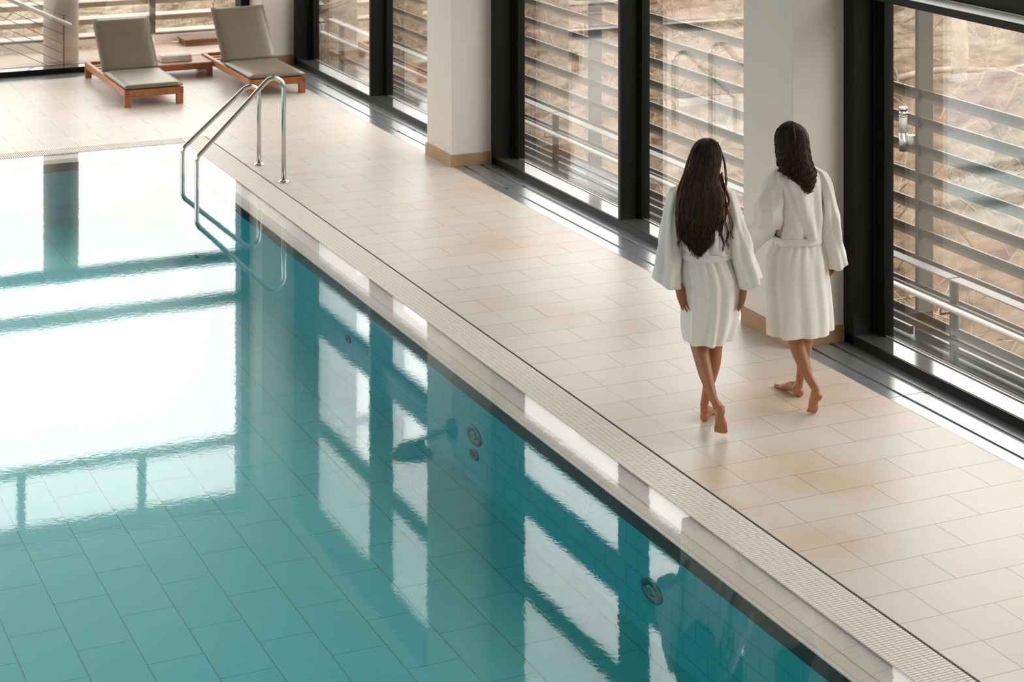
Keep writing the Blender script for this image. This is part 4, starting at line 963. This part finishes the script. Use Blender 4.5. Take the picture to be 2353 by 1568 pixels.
w2, B2 = woman('W2', 'barefoot person in a white bathrobe with shoulder length curly dark hair, looking left', body_two, None)
ph2 = math.radians(22)
rb = robe(w2, B2, ph2, .0, .03, 31, -.5)
sleeve(rb, B2['sr'], .16, 41, ph2)
sl = [tuple(r) for r in B2['sl']]
sleeve(rb, sl+[tuple(r) for r in B2['slc'][:2]], -.05, 42, ph2)
# bent forearm of the left sleeve: rings across its own axis
cs = [V3(r[:3]) for r in B2['slc']]; cs = [cs[0]+Vector((.012, -.035, .03))]+cs; rd = [.05]+[r[3] for r in B2['slc']]; rows = []
dn = dense([(*c, r) for c, r in zip(cs, rd)], 7); rr = random.Random(8)
for i, p in enumerate(dn):
    t = (V3(dn[min(i+1, len(dn)-1)][:3])-V3(dn[max(i-1, 0)][:3])).normalized()
    if i < 14: t = (t*(.3+.05*i)+Vector((-.2, .5, -.3))).normalized()
    a = t.cross(Vector((0, 0, 1))).normalized(); b = a.cross(t); q = i/(len(dn)-1)
    rows.append([tuple(V3(p[:3])+(a*math.cos(2*PI*k/48)*.72+b*math.sin(2*PI*k/48))*(p[3]*.86+.0035*math.sin(8*PI*k/48+i*.35)+.003*math.sin(14*PI*k/48-i*.2))-Vector((0, 0, .03*q*q*max(0, -math.sin(2*PI*k/48))))) for k in range(48)])
m = MB(); m.loft(rows, 0, False); m.build('sleeve', M['robe'], rb, solid=.006)
rings = [tuple(r) for r in B2['hair']]
rings = [(rings[0][0], .0, rings[0][2]+.005, .018, .024)]+rings
m = MB(); hair_mass(m, [rings[0]]+[(u+.004, w_-.008, z, a*.94, b*.95) for u, w_, z, a, b in rings[1:]], 4.1, .13)
rr = random.Random(14)
def curl_lock(s, zs, ze, R0, f2, thick, mi, spread):
    ph = math.acos(s); k = max(14, int((zs-ze)*130)); pts = []; rs = []; f1 = rr.uniform(0, 6.3); off = rr.uniform(-.008, .004)
    for j in range(k+1):
        q = j/k; z = zs+(ze-zs)*q; R_ = ring_at(rings, max(z, 1.352)); a, b = R_[3], R_[4]
        c_ = max(0, min(1, (1.62-z)/.16)); wav = .0012+R0*c_
        u = R_[0]+(a+off+spread*c_*q)*math.cos(ph)+wav*math.sin(f2*z+f1); w_ = R_[1]-(b+off)*math.sin(ph)-.003-wav*math.cos(f2*z+f1)
        pts.append((u, w_, z)); rs.append(thick*(1-.6*max(0, q-.8)/.2))
    m.tube(pts, rs, 4, mi)
for i in range(900):
    s = rr.uniform(-1, 1); zs = rr.uniform(1.56, 1.750)
    tgt = 1.352+.105*max(0, -s-.1)**.7+.06*max(0, s-.6)
    ze = min(zs-.12, tgt+rr.uniform(-.022, .09)+(rr.uniform(0, .12) if i % 3 == 0 else 0))
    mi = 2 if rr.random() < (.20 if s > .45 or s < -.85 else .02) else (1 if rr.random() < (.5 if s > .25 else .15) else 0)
    curl_lock(s, zs, ze, rr.uniform(.003, .011), rr.uniform(95, 190), rr.uniform(.0016, .0027), mi, .008)
for i in range(190):      # ringlets round the rim
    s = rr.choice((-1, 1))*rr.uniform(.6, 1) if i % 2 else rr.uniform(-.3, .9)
    ze = (1.44+rr.uniform(-.03, .09)) if s < -.3 else (1.352+rr.uniform(-.022, .10))
    curl_lock(s, ze+rr.uniform(.05, .12), ze, rr.uniform(.007, .013), rr.uniform(150, 230), rr.uniform(.0015, .0023), rr.choice((0, 1, 1, 2)), .014)
m.build('hair', [M['hair'], M['hair_lock'], M['hair_tip']], w2)


# ---------------------------------------------------------------- light
W = bpy.data.worlds.new('overcast sky'); bpy.context.scene.world = W; W.use_nodes = True
nt = W.node_tree; bg = nt.nodes['Background']
tc = nt.nodes.new('ShaderNodeTexCoord'); sp = nt.nodes.new('ShaderNodeSeparateXYZ'); nt.links.new(tc.outputs['Generated'], sp.inputs[0])
rp = nt.nodes.new('ShaderNodeValToRGB'); e = rp.color_ramp.elements
e[0].position = 0; e[0].color = (.22, .19, .16, 1); e[1].position = 1; e[1].color = (.62, .615, .60, 1)
k = e.new(.49); k.color = (.33, .31, .285, 1)
for p_, c_ in ((.51, .60), (.60, .80), (.645, 1.08), (.675, 1.38), (.71, 1.5), (.76, 1.15), (.86, .78)):
    k = e.new(p_); k.color = (c_, c_*.975, c_*.95, 1)
nt.links.new(mth(nt, 'MULTIPLY_ADD', sp.outputs[2], .5, .5), rp.inputs['Fac'])
nt.links.new(rp.outputs['Color'], bg.inputs['Color']); bg.inputs['Strength'].default_value = 4.95

# ---------------------------------------------------------------- camera
cam = bpy.data.cameras.new('camera'); co = bpy.data.objects.new('camera', cam); C.objects.link(co)
cam.sensor_width = 36; cam.lens = 4525./2353*36; cam.shift_y = -(784+637.8)/2353; cam.shift_x = 0
co.location = (0, 0, 4.2); co.rotation_euler = (PI/2, 0, -math.radians(24.423)); cam.clip_end = 300
cam.dof.use_dof = True; cam.dof.focus_distance = 11.9; cam.dof.aperture_fstop = 5.6
sc = bpy.context.scene; sc.camera = co
sc.view_settings.view_transform = 'Standard'; sc.view_settings.look = 'None'; sc.view_settings.exposure = 0; sc.view_settings.gamma = 1
try: sc.view_settings.use_curve_mapping = False
except Exception: pass
cy = sc.cycles
cy.max_bounces = 12; cy.diffuse_bounces = 4; cy.glossy_bounces = 4; cy.transmission_bounces = 4; cy.transparent_max_bounces = 24
cy.use_denoising = True; cy.sample_clamp_indirect = 8; cy.caustics_reflective = False; cy.caustics_refractive = False
